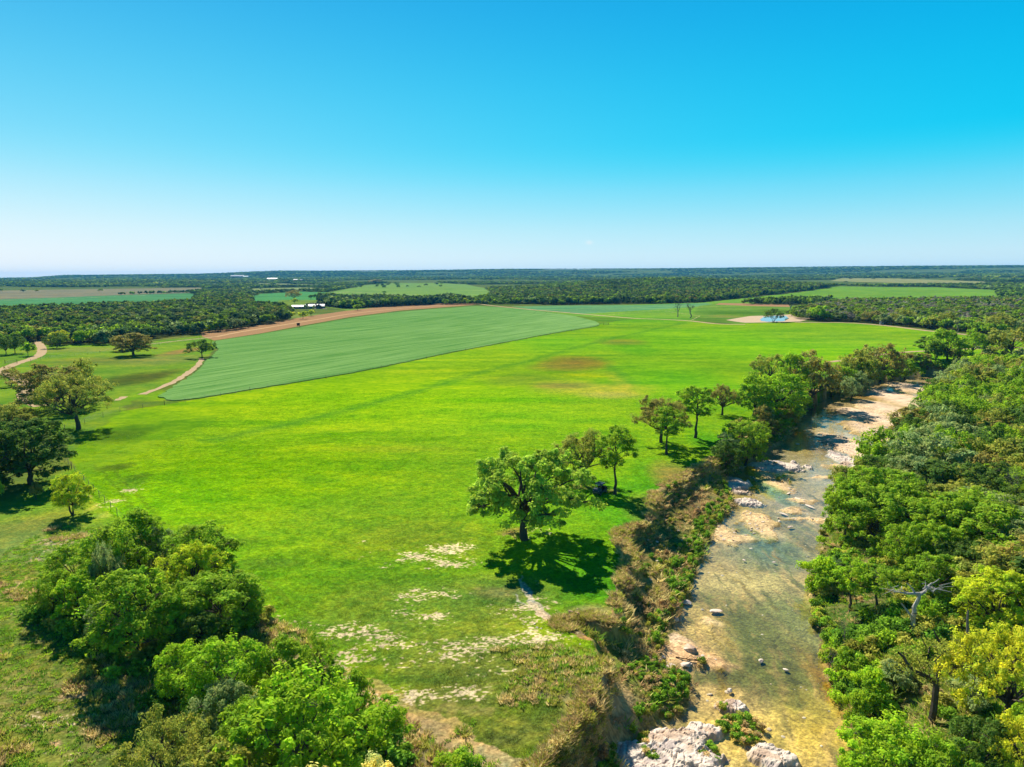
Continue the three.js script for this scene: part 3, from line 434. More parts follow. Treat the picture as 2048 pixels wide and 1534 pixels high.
// ---------------------------------------------------------------- trees
const foliage = {};
const hues = { // leaf colours
  green: [0.29, 0.445, 0.018], bright: [0.34, 0.53, 0.016], lime: [0.52, 0.61, 0.02], yellow: [0.64, 0.65, 0.03], dark: [0.125, 0.215, 0.024], deep: [0.06, 0.12, 0.035], olive: [0.36, 0.385, 0.05], brown: [0.34, 0.3, 0.06], sage: [0.32, 0.4, 0.12], blue: [0.2, 0.36, 0.06], grey: [0.35, 0.32, 0.22], cream: [0.8, 0.74, 0.2], fresh: [0.4, 0.56, 0.05],
};
for (const [k, c] of Object.entries(hues)) foliage[k] = new THREE.MeshPhysicalMaterial({ color: new THREE.Color().setRGB(...c), vertexColors: true, roughness: 1, transmission: 0.5, thickness: 0, specularIntensity: 0.1, side: THREE.DoubleSide, name: 'leaves_' + k });
const bark = std({ color: new THREE.Color().setRGB(0.075, 0.06, 0.045), vertexColors: true }), paleBark = std({ color: new THREE.Color().setRGB(0.36, 0.33, 0.29), vertexColors: true }), greyBark = std({ color: new THREE.Color().setRGB(0.17, 0.145, 0.12), vertexColors: true });
class Build {
  constructor() { this.p = []; this.c = []; this.i = []; }
  tube(pts, r0, r1, seg = 5, tint = 1) { // a tapering limb through pts
    const n = pts.length, at = this.p.length / 3, d = new THREE.Vector3(), a = new THREE.Vector3(), b = new THREE.Vector3();
    for (let k = 0; k < n; k++) {
      d.subVectors(pts[Math.min(n - 1, k + 1)], pts[Math.max(0, k - 1)]).normalize();
      a.set(d.y, d.z, -d.x).cross(d).normalize(); b.crossVectors(d, a);
      const r = lerp(r0, r1, k / (n - 1));
      for (let s = 0; s < seg; s++) { const t = (s / seg) * 2 * Math.PI, c = Math.cos(t) * r, e = Math.sin(t) * r, q = pts[k]; this.p.push(q.x + a.x * c + b.x * e, q.y + a.y * c + b.y * e, q.z + a.z * c + b.z * e); const v = tint * (0.85 + 0.3 * hash2(at + k * 7, s)); this.c.push(v, v, v); }
    }
    for (let k = 0; k + 1 < n; k++) for (let s = 0; s < seg; s++) { const t = (s + 1) % seg, o = at + k * seg; this.i.push(o + s, o + seg + s, o + t, o + t, o + seg + s, o + seg + t); }
  }
  leaf(x, y, z, ax, ay, az, bx, by, bz, r, g, b) {
    const at = this.p.length / 3;
    this.p.push(x - ax, y - ay, z - az, x + bx, y + by, z + bz, x + ax, y + ay, z + az, x - bx, y - by, z - bz);
    for (let k = 0; k < 4; k++) this.c.push(r, g, b);
    this.i.push(at, at + 1, at + 2, at, at + 2, at + 3);
  }
  done() {
    const g = new THREE.BufferGeometry(); g.setAttribute('position', new THREE.Float32BufferAttribute(this.p, 3)); g.setAttribute('color', new THREE.Float32BufferAttribute(this.c, 3)); g.setIndex(this.i); return g;
  }
}
const V = (x, y, z) => new THREE.Vector3(x, y, z);
function bough(a, b, r, lift, n = 4, wob = 0.08) { // a curved path from a to b
  const L = a.distanceTo(b), out = []; const ox = (r() - 0.5) * L * wob * 2, oz = (r() - 0.5) * L * wob * 2;
  for (let k = 0; k <= n; k++) { const t = k / n, s = Math.sin(t * Math.PI); out.push(V(lerp(a.x, b.x, t) + ox * s + (k && k < n ? (r() - 0.5) * L * wob : 0), lerp(a.y, b.y, t) + lift * L * s, lerp(a.z, b.z, t) + oz * s + (k && k < n ? (r() - 0.5) * L * wob : 0))); }
  return out;
}
// o: h, w height and width; clear = height of the lowest leaves, fork = height of the first fork, lobes, subs, leaves, leaf = leaf length, droop, lean, spread
function growTree(seed, o) {
  const r = rng(seed * 7919 + 13), T = new Build(), C = new Build(), g1 = () => (r() + r() + r()) / 1.5 - 1;
  const R = o.w / 2, mid = o.clear + (o.h - o.clear) * (o.belly ?? 0.42), seg = o.far ? 4 : 6;
  const lean = V((o.lean ?? 0.04) * o.h * (r() - 0.3), 0, (o.lean ?? 0.04) * o.h * (r() - 0.5));
  const stems = o.stems ?? 1, tops = [], rt = o.trunk ?? 0.028 * o.h;
  for (let s = 0; s < stems; s++) {
    const a = V(stems > 1 ? g1() * 0.5 : 0, -0.4, stems > 1 ? g1() * 0.5 : 0), b = V(lean.x + (stems > 1 ? g1() * R * 0.35 : 0), o.fork * (0.85 + 0.3 * r()), lean.z + (stems > 1 ? g1() * R * 0.35 : 0));
    const path = bough(a, b, r, 0, 4, 0.05), rr = rt / Math.sqrt(stems);
    T.tube([V(a.x, -0.45, a.z), V(a.x, 0.05, a.z)], rr * 1.7, rr * 1.25, seg + 1); T.tube(path, rr * 1.25, rr * 0.8, seg + 1); tops.push([b, rr * 0.8]);
    if (o.leader) { const c = V(b.x + g1() * R * 0.2, o.h * 0.86, b.z + g1() * R * 0.2); T.tube(bough(b, c, r, 0, 5, 0.04), rr * 0.8, rr * 0.12, seg); }
  }
  for (let l = 0; l < o.lobes; l++) {
    const up = l === 0 ? 1 : (o.low ?? -0.25) + (0.95 - (o.low ?? -0.25)) * ((l + r() * 0.7) / o.lobes), az = l * 2.39996 + r() * 0.9, el = Math.asin(clamp(up, -0.85, 0.97)), q = (o.reach ?? 0.68) * (0.8 + 0.4 * r());
    const rad = Math.cos(el) * R * q, ht = Math.sin(el) * q;
    const c = V(lean.x + Math.cos(az) * rad, mid + (ht > 0 ? ht * (o.h - mid) : ht * (mid - o.clear) * 1.3), lean.z + Math.sin(az) * rad);
    const [t0, tr] = tops[l % tops.length];
    const from = o.leader ? V(t0.x, clamp(c.y - rad * 0.55, o.fork * 0.7, o.h * 0.8), t0.z) : t0, br = tr * (o.leader ? 0.45 : 0.62) * (0.7 + 0.5 * r());
    T.tube(bough(from, c, r, (o.droop ?? 0) < 0 ? -0.06 : 0.1, 4, o.gnarl ?? 0.1), br, br * 0.25, seg - 1);
    const lr = R * (o.lobe ?? 0.4) * (0.75 + 0.5 * r()), n = Math.max(2, Math.round(o.subs * (0.7 + 0.6 * r())));
    for (let s = 0; s < n; s++) {
      const a2 = r() * 6.2832, u2 = -0.35 + 1.35 * r(), e2 = Math.asin(clamp(u2, -1, 1)), sq = 0.45 + 0.65 * r();
      const k = V(c.x + Math.cos(a2) * Math.cos(e2) * lr * sq, c.y + Math.sin(e2) * lr * sq * 0.72, c.z + Math.sin(a2) * Math.cos(e2) * lr * sq);
      if (o.droop) k.y -= o.droop * Math.hypot(k.x - lean.x, k.z - lean.z) * 0.22;
      if (k.y < o.clear * 0.8) k.y = o.clear * (0.8 + 0.4 * r());
      if (!o.far) T.tube(bough(c, k, r, 0.05, 2, 0.12), br * 0.24, br * 0.07, 4);
      const sr = lr * (o.sub ?? 0.4) * (0.6 + 0.8 * r()), m = Math.round((o.leaves / (o.lobes * o.subs)) * (0.6 + 0.8 * r()));
      const ts = 0.78 + 0.44 * r(), hue = (r() - 0.5) * (o.mix ?? 0.35);
      for (let q2 = 0; q2 < m; q2++) {
        let dx = g1(), dy = g1() + 0.22, dz = g1(); const dl = Math.hypot(dx, dy, dz) || 1; dx /= dl; dy /= dl; dz /= dl;
        const rr = sr * Math.pow(r(), 0.45) * (r() < 0.06 ? 1.35 : 1);
        const x = k.x + dx * rr, y = k.y + dy * rr * 0.75, z = k.z + dz * rr;
        // a leaf spray faces outward and up, at random
        let nx = dx * 0.7 + g1() * 0.9, ny = dy * 0.4 + 0.55 + g1() * 0.8, nz = dz * 0.7 + g1() * 0.9; const nl = Math.hypot(nx, ny, nz) || 1; nx /= nl; ny /= nl; nz /= nl;
        let ux = g1(), uy = g1() - (o.droop ? 0.4 : 0), uz = g1(); const dot = ux * nx + uy * ny + uz * nz; ux -= dot * nx; uy -= dot * ny; uz -= dot * nz; const ul = Math.hypot(ux, uy, uz) || 1;
        const L = o.leaf * (0.6 + 0.8 * r()) * 0.5, W = L * (o.leafW ?? 0.55); ux *= L / ul; uy *= L / ul; uz *= L / ul;
        const wx = (ny * uz - nz * uy) / L * W, wy = (nz * ux - nx * uz) / L * W, wz = (nx * uy - ny * ux) / L * W;
        const t = ts * (0.7 + 0.6 * r()), h = hue + (r() - 0.5) * 0.25;
        C.leaf(x, y, z, ux, uy, uz, wx, wy, wz, t * (1 + h), t * (1 + h * 0.25), t * (1 - h * 0.4));
      }
    }
  }
  return { trunk: T.done(), crown: C.done(), h: o.h, w: o.w };
}
function growBare(seed, o) { // a leafless tree: branches that fork and fork again
  const r = rng(seed * 104729 + 5), T = new Build();
  const go = (a, d, L, rad, k) => {
    const b = a.clone().addScaledVector(d, L), pth = bough(a, b, r, 0, 3, o.gnarl ?? 0.12); T.tube(pth, rad, rad * 0.62, k < 2 ? 6 : 4);
    if (k >= o.depth) return;
    const n = k < 1 ? (o.first ?? 3) : 2 + (r() < 0.5 ? 1 : 0);
    for (let i = 0; i < n; i++) {
      const v = V((r() - 0.5), (r() - 0.5) * 0.8, (r() - 0.5)).normalize(); const e = d.clone().addScaledVector(v, o.open ?? 0.95); e.y += 0.18; e.normalize();
      go(pth[k > 1 && r() < 0.4 ? 2 : 3], e, L * (0.62 + 0.25 * r()), rad * 0.58, k + 1);
    }
  };
  T.tube([V(0, -0.5, 0), V(0, 0.1, 0)], (o.r ?? 0.2) * 1.5, (o.r ?? 0.2) * 1.1, 7);
  go(V(0, 0, 0), V(o.tilt ?? 0.05, 1, 0).normalize(), o.h * 0.32, o.r ?? 0.2, 0);
  const g = T.done(); g.computeBoundingBox(); const bb = g.boundingBox;
  return { trunk: g, crown: null, h: bb.max.y, w: (bb.max.x - bb.min.x + bb.max.z - bb.min.z) / 2 };
}
const kinds = {
  hero: growTree(1, { low: -0.5, h: 13.5, w: 18.5, clear: 3.0, fork: 4.0, lobes: 30, subs: 14, leaves: 36000, leaf: 0.4, leafW: 0.7, lobe: 0.27, sub: 0.32, reach: 0.84, trunk: 0.55, droop: 0.35, gnarl: 0.08, belly: 0.46, mix: 0.3 }),
  near: [0, 1, 2, 3].map((k) => growTree(10 + k, { low: -0.8, h: 10, w: 9, clear: 0.5, fork: 2.2, lobes: 21 + k, subs: 12, leaves: 14500, leaf: 0.34, leafW: 0.5, lobe: 0.36, sub: 0.37, reach: 0.72, stems: 1 + (k % 3), belly: 0.4 })),
  open: [0, 1].map((k) => growTree(20 + k, { low: -0.35, h: 12, w: 15, clear: 2.2, fork: 3.2, lobes: 22, subs: 9, leaves: 16000, leaf: 0.34, leafW: 0.5, lobe: 0.28, sub: 0.4, reach: 0.82, trunk: 0.45, gnarl: 0.2, droop: 0.2 })),
  slender: growTree(30, { low: -0.75, h: 13, w: 6.6, clear: 2.6, fork: 2.6, lobes: 17, subs: 7, leaves: 8500, leaf: 0.34, lobe: 0.42, sub: 0.44, reach: 0.7, leader: true, trunk: 0.26, belly: 0.55 }),
  bush: [0, 1].map((k) => growTree(40 + k, { h: 4, w: 5, clear: 0.15, fork: 0.5, lobes: 11, subs: 7, leaves: 6500, leaf: 0.28, lobe: 0.42, sub: 0.5, reach: 0.66, stems: 3, trunk: 0.12, belly: 0.4 })),
  mid: [0, 1, 2, 3, 4, 5].map((k) => growTree(50 + k, { low: -0.7, h: 9, w: 9 + (k % 3), clear: 0.5, fork: 2.2, lobes: 13 + k, subs: 7, leaves: 5200, leaf: 0.52, leafW: 0.55, lobe: 0.38, sub: 0.46, reach: 0.72, stems: 1 + (k % 2), belly: 0.42 })),
  oak: [0, 1, 2].map((k) => growTree(60 + k, { h: 9, w: 13, clear: 1.7, fork: 2.3, lobes: 15, subs: 7, leaves: 5200, leaf: 0.5, lobe: 0.34, sub: 0.44, reach: 0.8, gnarl: 0.16, stems: 1 + (k === 1 ? 2 : 0), belly: 0.3 })),
  small: [0, 1, 2, 3, 4].map((k) => growTree(70 + k, { h: 7, w: 8, clear: 0.6, fork: 1.5, lobes: 9 + k, subs: 4, leaves: 1150, leaf: 0.95, leafW: 0.6, lobe: 0.44, sub: 0.55, reach: 0.68, far: true, belly: 0.4 })),
  distant: [0, 1, 2, 3].map((k) => growTree(80 + k, { h: 7, w: 9, clear: 0.2, fork: 1, lobes: 8, subs: 2, leaves: 230, leaf: 2.1, leafW: 0.65, lobe: 0.46, sub: 0.62, reach: 0.62, far: true, belly: 0.35 })),
  bare: [0, 1, 2].map((k) => growBare(90 + k, { h: 9, r: 0.24, depth: 6, first: 3 })),
  bareFar: [0, 1].map((k) => growBare(95 + k, { h: 9, r: 0.42, depth: 5, first: 3, gnarl: 0.2 })),
};
const pick = (a, i) => (Array.isArray(a) ? a[((i % a.length) + a.length) % a.length] : a);
// puts a tree of a kind at [x, z, height, width]
function plant(name, kind, i, hue, [x, z, h, w], label, category, group, o = {}) {
  const k = pick(kinds[kind], i), y = (o.y ?? land(x, z)) - 0.05, g = base(name, [x, y, z], o.turn ?? (i * 2.399) % 6.283);
  if (kind === 'near') w *= 1.1;
  g.scale.set(w / k.w, h / k.h, w / k.w);
  mesh('trunk', k.trunk, o.bark ?? bark, g);
  if (k.crown) mesh('crown', k.crown, foliage[hue], g);
  return tag(g, label, category, group);
}
// trees one can tell apart, nearest first
const TR = [
  // trees on the meadow's river side
  ['sycamore_tree', 'hero', 0, 'fresh', [1.8,-103.8,13.5,18.8], 'large spreading green tree standing alone on the point of the meadow', { turn: 3.5 }],
  ['oak_tree', 'open', 0, 'olive', [13.5,-131,10.6,12.3], 'olive brown oak with dark limbs above the parked utility vehicle', { turn: 1 }],
  ['elm_tree', 'slender', 0, 'green', [18.7,-125.3,13.3,7.2], 'tall slender green tree beside the parked utility vehicle'],
  ['oak_tree', 'open', 1, 'brown', [35.6,-165.1,11.2,12.5], 'brownish oak behind the thin green tree on the river slope', { turn: 3 }],
  ['elm_tree', 'slender', 0, 'green', [34.8,-154.2,11.2,7.2], 'thin green tree with pale trunk on the river slope', { turn: 2 }],
  ['elm_tree', 'slender', 0, 'green', [45.2,-170.6,13.5,9.2], 'green tree with forked trunk and tall crown on the river slope', { turn: 4 }],
  ['oak_tree', 'open', 0, 'brown', [60.3,-199.3,8.9,9.2], 'small brownish oak leaning at the upper meadow edge', { turn: 5 }],
  ['elm_tree', 'near', 1, 'green', [55.4,-163.8,12,11], 'dense green elm low on the bank above the rock ledge'],
  ['elm_tree', 'near', 2, 'dark', [47.6,-153,9.1,6.7], 'dark green bushy elm on the bank beside the dry brush'],
  ['elm_tree', 'mid', 1, 'green', [68.9,-197.6,11.5,10.8], 'green elm at the meadow edge behind the dense bank elm'],
  ['elm_tree', 'near', 3, 'bright', [76.8,-201.8,15.2,15.1], 'bright green leaning elm bulging over the river bank'],
  ['oak_tree', 'oak', 0, 'olive', [94.9,-256.7,10.5,14.3], 'yellowish olive oak at the top of the bank'],
  ['oak_tree', 'oak', 2, 'brown', [100.9,-234.2,16.5,18.8], 'broad brown oak overhanging the narrow of the river'],
  ['elm_tree', 'mid', 2, 'green', [96.1,-236.5,13.6,12.6], 'green elm squeezed between the brown bank oaks'],
  ['elm_tree', 'mid', 3, 'dark', [118,-258.2,10,12.2], 'dark green elm shading the water at the bend'],
  ['elm_tree', 'mid', 4, 'green', [129.3,-270.6,10.5,12.4], 'green elm with two crowns above the bend'],
  ['oak_tree', 'oak', 1, 'olive', [137.9,-278.5,14.3,16.7], 'olive oak with an open crown above the bend'],
  ['oak_tree', 'oak', 0, 'brown', [153.6,-291.3,15.8,19.1], 'tall brownish oak at the head of the bend'],
  ['elm_tree', 'mid', 0, 'green', [142.9,-279.8,11.4,12], 'green elm below the olive oak at the bend'],
  ['elm_tree', 'mid', 5, 'sage', [121,-249.2,8.3,8.2], 'pale green willow bush at the foot of the bank'],
  ['elm_tree', 'mid', 1, 'sage', [132.5,-264.7,7.8,7.6], 'small grey green bush beside the willow bush'],
  ['oak_tree', 'slender', 0, 'dark', [197.2,-334.1,10.7,10.5], 'single dark green tree with bare stem at the far track'],
  ['elm_tree', 'mid', 2, 'green', [199.6,-322,14.7,19.3], 'large green elm beyond the single dark tree'],
  ['elm_tree', 'mid', 4, 'dark', [194.9,-322.3,10.1,9.2], 'dark green elm tucked beside the large far elm'],
  ['oak_tree', 'oak', 2, 'green', [223.9,-341.1,11.6,12.6], 'green oak with see-through crown along the far track'],
  ['oak_tree', 'oak', 1, 'dark', [233.2,-340.6,10.9,14.6], 'dark oak leaning over the parked truck'],
  ['oak_tree', 'oak', 0, 'olive', [236.2,-332,14.4,21.8], 'broad olive oak beyond the parked truck'],
  ['elm_tree', 'mid', 3, 'sage', [236.6,-324,11.1,13.9], 'grey green elm at the edge behind the parked truck'],
  ['elm_tree', 'mid', 0, 'green', [165.9,-295.5,10.1,10.6], 'green elm between the bend oaks and the single dark tree'],
  // the left pasture
  ['oak_tree', 'open', 1, 'olive', [-116.4,-185.6,15.1,18.5], 'thin-crowned olive oak with dark trunk in the left pasture', { turn: 2.2 }],
  ['oak_tree', 'near', 2, 'brown', [-140.2,-211.9,15,17.1], 'dense brown oak right beside the winding road'],
  ['oak_tree', 'oak', 1, 'olive', [-136,-220.1,13.9,11.1], 'olive oak tucked behind the thin-crowned oak'],
  ['oak_tree', 'near', 0, 'brown', [-196.9,-366.2,12.5,18.8], 'dark brown domed oak alone above the dark pasture patch'],
  ['oak_tree', 'mid', 2, 'brown', [-216.1,-389.6,8.3,11.6], 'small brown oak leaning against the domed oak'],
  ['oak_tree', 'oak', 0, 'dark', [-156.6,-355,8.8,13.4], 'lone spreading oak with forked trunk at the crop corner'],
  ['oak_tree', 'oak', 2, 'brown', [-189.5,-264.4,6.3,7.9], 'small thin oak inside the curve of the winding road'],
  ['oak_tree', 'oak', 1, 'dark', [-264.4,-408.9,8.1,13.4], 'dark low oak in front of the yellow crowned tree'],
  ['hackberry_tree', 'mid', 3, 'yellow', [-274.4,-427.4,9.1,10.3], 'yellow crowned tree at the wood edge by the winding road'],
  ['oak_tree', 'oak', 2, 'dark', [-269.8,-375,9.3,10.7], 'dark oak clump at the picture edge by the winding road'],
  ['oak_tree', 'oak', 0, 'dark', [-268.3,-379.8,9.1,10.8], 'dark oak beside the small round green tree'],
  ['elm_tree', 'small', 2, 'green', [-252.6,-367,6.8,6.3], 'small round green tree by the winding road bend'],
  ['oak_tree', 'near', 1, 'olive', [-127,-173.1,10.1,10.8], 'olive oak behind the big dark oak at the left edge'],
  ['oak_tree', 'near', 3, 'olive', [-127.1,-179.9,7.9,7], 'smaller olive oak between the road end and the big dark oak'],
  ['oak_tree', 'near', 0, 'dark', [-94.8,-134.6,13.7,15], 'massive dark green oak at the left edge of the picture', { turn: 1.1 }],
  ['oak_tree', 'near', 2, 'dark', [-99.4,-129.2,12.9,12.3], 'dark oak half outside the left edge beside the massive oak'],
  ['hackberry_tree', 'near', 1, 'lime', [-75.1,-116,8,5.8], 'light green rounded tree with leaning trunk by the field corner'],
  ['shrub', 'bush', 1, 'brown', [-87.5,-125.3,3.2,2.4], 'little brown shrub left of the light green rounded tree'],
  ['hackberry_tree', 'bush', 0, 'yellow', [-94.1,-124.5,3.9,2], 'yellow shrub cut off by the left edge'],
  // the near left thicket
  ['elm_tree', 'near', 0, 'green', [-50.7,-91.2,9.5,7.1], 'dark backed green elm rising at the rear of the left thicket'],
  ['elm_tree', 'near', 1, 'green', [-49.4,-83,10.6,6.9], 'green elm with visible trunks in the middle of the left thicket'],
  ['elm_tree', 'near', 2, 'green', [-56,-85.2,6.8,5.9], 'rounded green elm on the left flank of the thicket'],
  ['elm_tree', 'near', 3, 'green', [-54.5,-79.5,6.3,4.6], 'green elm leaning out at the left tip of the thicket'],
  ['hackberry_tree', 'near', 0, 'bright', [-50.1,-77,6.7,5.8], 'green and yellow tipped tree low on the left thicket'],
  ['elm_tree', 'open', 0, 'sage', [-48.3,-79.1,9.2,3.8], 'silvery green tree inside the left thicket'],
  ['elm_tree', 'near', 2, 'sage', [-47.7,-91.1,7,3.7], 'small silvery round crown near the top of the left thicket'],
  ['elm_tree', 'near', 1, 'green', [-41.2,-88.7,8.6,8.6], 'wide green elm on the meadow side of the left thicket'],
  ['hackberry_tree', 'near', 3, 'lime', [-39.8,-83.5,8.4,6.5], 'brilliant yellow green tree crowning the left thicket'],
  ['elm_tree', 'near', 0, 'green', [-40.4,-70.3,10.2,9.2], 'big soft green elm at the front of the left thicket', { turn: 3.3 }],
  ['elm_tree', 'near', 1, 'sage', [-44.8,-72.7,5.7,3.9], 'pale green elm lobe hanging over the shade of the thicket'],
  ['elm_tree', 'near', 2, 'green', [-33.9,-76.5,7,9.2], 'broad green elm at the right front of the left thicket'],
  ['elm_tree', 'near', 3, 'green', [-31.5,-77.6,5.8,4.2], 'green elm reaching over the meadow from the left thicket'],
  ['elm_tree', 'near', 0, 'green', [-37.3,-72.6,6.3,6.1], 'shaded elm in the hollow of the left thicket'],
  ['elm_tree', 'near', 3, 'dark', [-34.1,-71.5,5.1,4.9], 'low dark elm at the foot of the left thicket'],
  // the nearest thicket
  ['hackberry_tree', 'near', 1, 'bright', [-32.2,-63.6,6.7,4.7], 'light green tree at the left end of the nearest thicket'],
  ['elm_tree', 'near', 2, 'bright', [-27.4,-62.3,8.1,7.2], 'bright green tree at the back of the nearest thicket'],
  ['elm_tree', 'near', 0, 'green', [-22.4,-63.9,7.2,5.3], 'green tree at the back of the nearest thicket facing the meadow'],
  ['elm_tree', 'near', 3, 'sage', [-25.8,-58.1,7.1,4.5], 'soft grey green tree in the middle of the nearest thicket'],
  ['elm_tree', 'near', 1, 'bright', [-16.8,-51.3,11.8,10.1], 'biggest bright green tree of the nearest thicket', { turn: 4 }],
  ['elm_tree', 'near', 2, 'green', [-21.1,-53.1,8.4,6.2], 'green tree left of the biggest bright tree'],
  ['elm_tree', 'open', 1, 'green', [-19.8,-66.9,5.1,3.4], 'thin tree with bare branches poking over the scuffed turf'],
  ['elm_tree', 'near', 0, 'green', [-14.4,-59.1,6.8,3.5], 'green tree on the right shoulder of the nearest thicket'],
  ['elm_tree', 'slender', 0, 'bright', [-11.1,-54.9,6.3,4.1], 'slim green tree at the right end of the nearest thicket'],
  ['oak_tree', 'open', 1, 'olive', [-26.7,-49.2,8.8,7], 'yellowish olive tree at the front left of the nearest thicket'],
  ['oak_tree', 'near', 3, 'olive', [-22.8,-48.2,8.1,6.5], 'olive tree cut off by the bottom edge'],
  ['hackberry_tree', 'near', 2, 'cream', [-14.2,-43.5,8.5,5.9], 'cream yellow crown at the bottom edge under the bright tree'],
  ['hackberry_tree', 'near', 0, 'cream', [-9.2,-42.6,9.6,5.1], 'cream yellow crown at the bottom edge beside the sandy path'],
  ['hackberry_tree', 'near', 1, 'cream', [-18.1,-42.7,8.5,4.1], 'small cream yellow crown at the bottom edge'],
  ['shrub', 'bush', 0, 'green', [-4.7,-51.2,3.4,4], 'round green bush at the bottom edge by the brown weeds'],
  // the right bank, near
  ['elm_tree', 'near', 2, 'green', [61.1,-116.5,10.9,10.7], 'green elm with a leaning trunk at the water edge'],
  ['elm_tree', 'near', 0, 'green', [54.7,-111.2,10.6,6.6], 'green elm brushing the water beside the leaning trunk'],
  ['oak_tree', 'near', 1, 'green', [68.3,-100.8,10.1,11.1], 'large domed green oak on the right bank'],
  ['elm_tree', 'near', 3, 'green', [54.9,-93.9,7.9,5.8], 'green elm just left of the large domed oak'],
  ['elm_tree', 'near', 0, 'green', [58.2,-92.5,7.7,6.4], 'green elm crowding the large domed oak'],
  ['elm_tree', 'near', 1, 'dark', [60,-89.6,6.4,7], 'dark green elm under the large domed oak'],
  ['elm_tree', 'near', 2, 'green', [54.3,-86.4,5.8,6.2], 'green elm behind the pale dead snag'],
  ['elm_tree', 'near', 3, 'sage', [67.5,-87.7,6.1,6.6], 'soft grey green tree at the right edge'],
  ['elm_tree', 'bush', 0, 'bright', [43.7,-95.1,4.6,5.6], 'bright green bush reaching out over the water'],
  ['elm_tree', 'slender', 0, 'bright', [43.8,-86.5,7.2,4.6], 'thin bright green tree with bare stem by the water'],
  ['elm_tree', 'slender', 0, 'green', [45.9,-84.1,6.1,4.7], 'thin green tree beside the bare earth of the right bank'],
  ['hackberry_tree', 'near', 0, 'lime', [55.6,-76,8.3,8.2], 'brilliant green tree at the right edge above the yellow tree'],
  ['hackberry_tree', 'open', 0, 'yellow', [44.4,-58.5,10.5,9.5], 'big yellow flowering tree in the lower right corner'],
  ['hackberry_tree', 'open', 1, 'yellow', [41.1,-51.1,6.4,5.6], 'yellow tree under the big yellow flowering tree'],
  ['elm_tree', 'near', 1, 'bright', [31.8,-53.6,8.1,7.6], 'bright green tree over the water at the bottom edge'],
  ['elm_tree', 'near', 2, 'green', [34.9,-51.8,6.9,5.3], 'green tree in the shade of the gnarled trunk at the bottom edge'],
  ['elm_tree', 'near', 3, 'dark', [38.3,-52.9,6.6,4.6], 'dark green tree below the big yellow tree'],
  ['shrub', 'bush', 1, 'green', [37.3,-72.5,3.5,3.9], 'green bush at the waterline below the dead stems'],
  ['shrub', 'bush', 0, 'bright', [36.6,-67.1,3.8,4.1], 'bright green bush uphill of the waterline bush'],
  ['shrub', 'bush', 1, 'sage', [39.8,-68,3.3,3.7], 'pale green bush beside the gnarled dark trunk'],
  ['shrub', 'bush', 0, 'green', [34,-64.5,3.7,3], 'green bush hanging over the brown shallows'],
  ['shrub', 'bush', 1, 'bright', [49.4,-79.3,2.8,3], 'bright bush behind the pale dead snag'],
  ['shrub', 'bush', 0, 'sage', [43.8,-62.2,3,3.8], 'pale bush in the shade of the yellow tree'],
  // beyond the pond
  ['elm_tree', 'oak', 1, 'dark', [220.1,-595.6,10.5,17.7], 'dark green tree standing in front of the blue pond'],
  ['elm_tree', 'small', 0, 'bright', [262,-604.8,12.8,15.4], 'bright green round tree at the corner of the grey wood'],
  ['elm_tree', 'small', 2, 'dark', [268.6,-679.6,6.2,9.6], 'small dark tree right of the pond'],
  ['oak_tree', 'oak', 0, 'brown', [297,-582,9.4,18.1], 'brown oak at the wood edge by the white shed'],
  ['oak_tree', 'oak', 2, 'olive', [304.7,-551.6,11.6,20.3], 'olive oak at the wood edge right of the white shed'],
  ['oak_tree', 'oak', 1, 'olive', [321,-464.5,13.1,17.8], 'olive oak at the wood edge by the road end'],
  ['oak_tree', 'oak', 0, 'olive', [313.6,-509.2,12.2,13], 'yellowish oak at the wood edge halfway along the road'],
  // around the house
  ['oak_tree', 'oak', 1, 'brown', [-381.5,-1244,16.5,28], 'broad brown oak in the green field behind the house'],
  ['elm_tree', 'small', 1, 'dark', [-356.9,-1266,8.8,8.9], 'small dark tree behind the house roof'],
  ['elm_tree', 'small', 3, 'dark', [-319.1,-1184,14,18.3], 'dark tree right behind the house'],
  ['hackberry_tree', 'small', 2, 'lime', [-329.8,-1080,7.5,10.6], 'lime tree at the house wall'],
  ['hackberry_tree', 'small', 0, 'lime', [-200.1,-679.3,7.2,8.6], 'lime tree alone at the edge of the red soil'],
  ['hackberry_tree', 'small', 1, 'yellow', [-217.1,-697.2,6.4,8.9], 'yellow tree at the wood edge by the hunting blind'],
  ['hackberry_tree', 'small', 3, 'lime', [-206.9,-730.9,6.2,8.3], 'lime tree below the house lawn'],
  ['elm_tree', 'small', 0, 'sage', [-249.9,-864.7,7.9,6.1], 'grey green tree in front of the house'],
  ['elm_tree', 'slender', 0, 'sage', [-226.8,-814.2,8.6,3.4], 'slim tree on the house lawn'],
  ['elm_tree', 'small', 2, 'sage', [-244.7,-962.4,13.5,13.6], 'grey tree beside the house at the grove end'],
  ['elm_tree', 'small', 1, 'green', [-183.3,-843.9,7.7,9.5], 'light green tree standing before the grove'],
  ['elm_tree', 'small', 4, 'green', [-300.3,-1677,5.8,13], 'lone round tree in the far pale field'],
  ['oak_tree', 'small', 1, 'brown', [-541,-2849,19.8,51.9], 'brown oaks at the far edge of the pale field'],
];
for (const [name, kind, i, hue, at, label, o] of TR) plant(name, kind, i, hue, at, label, name === 'shrub' ? 'shrub' : 'tree', null, o);
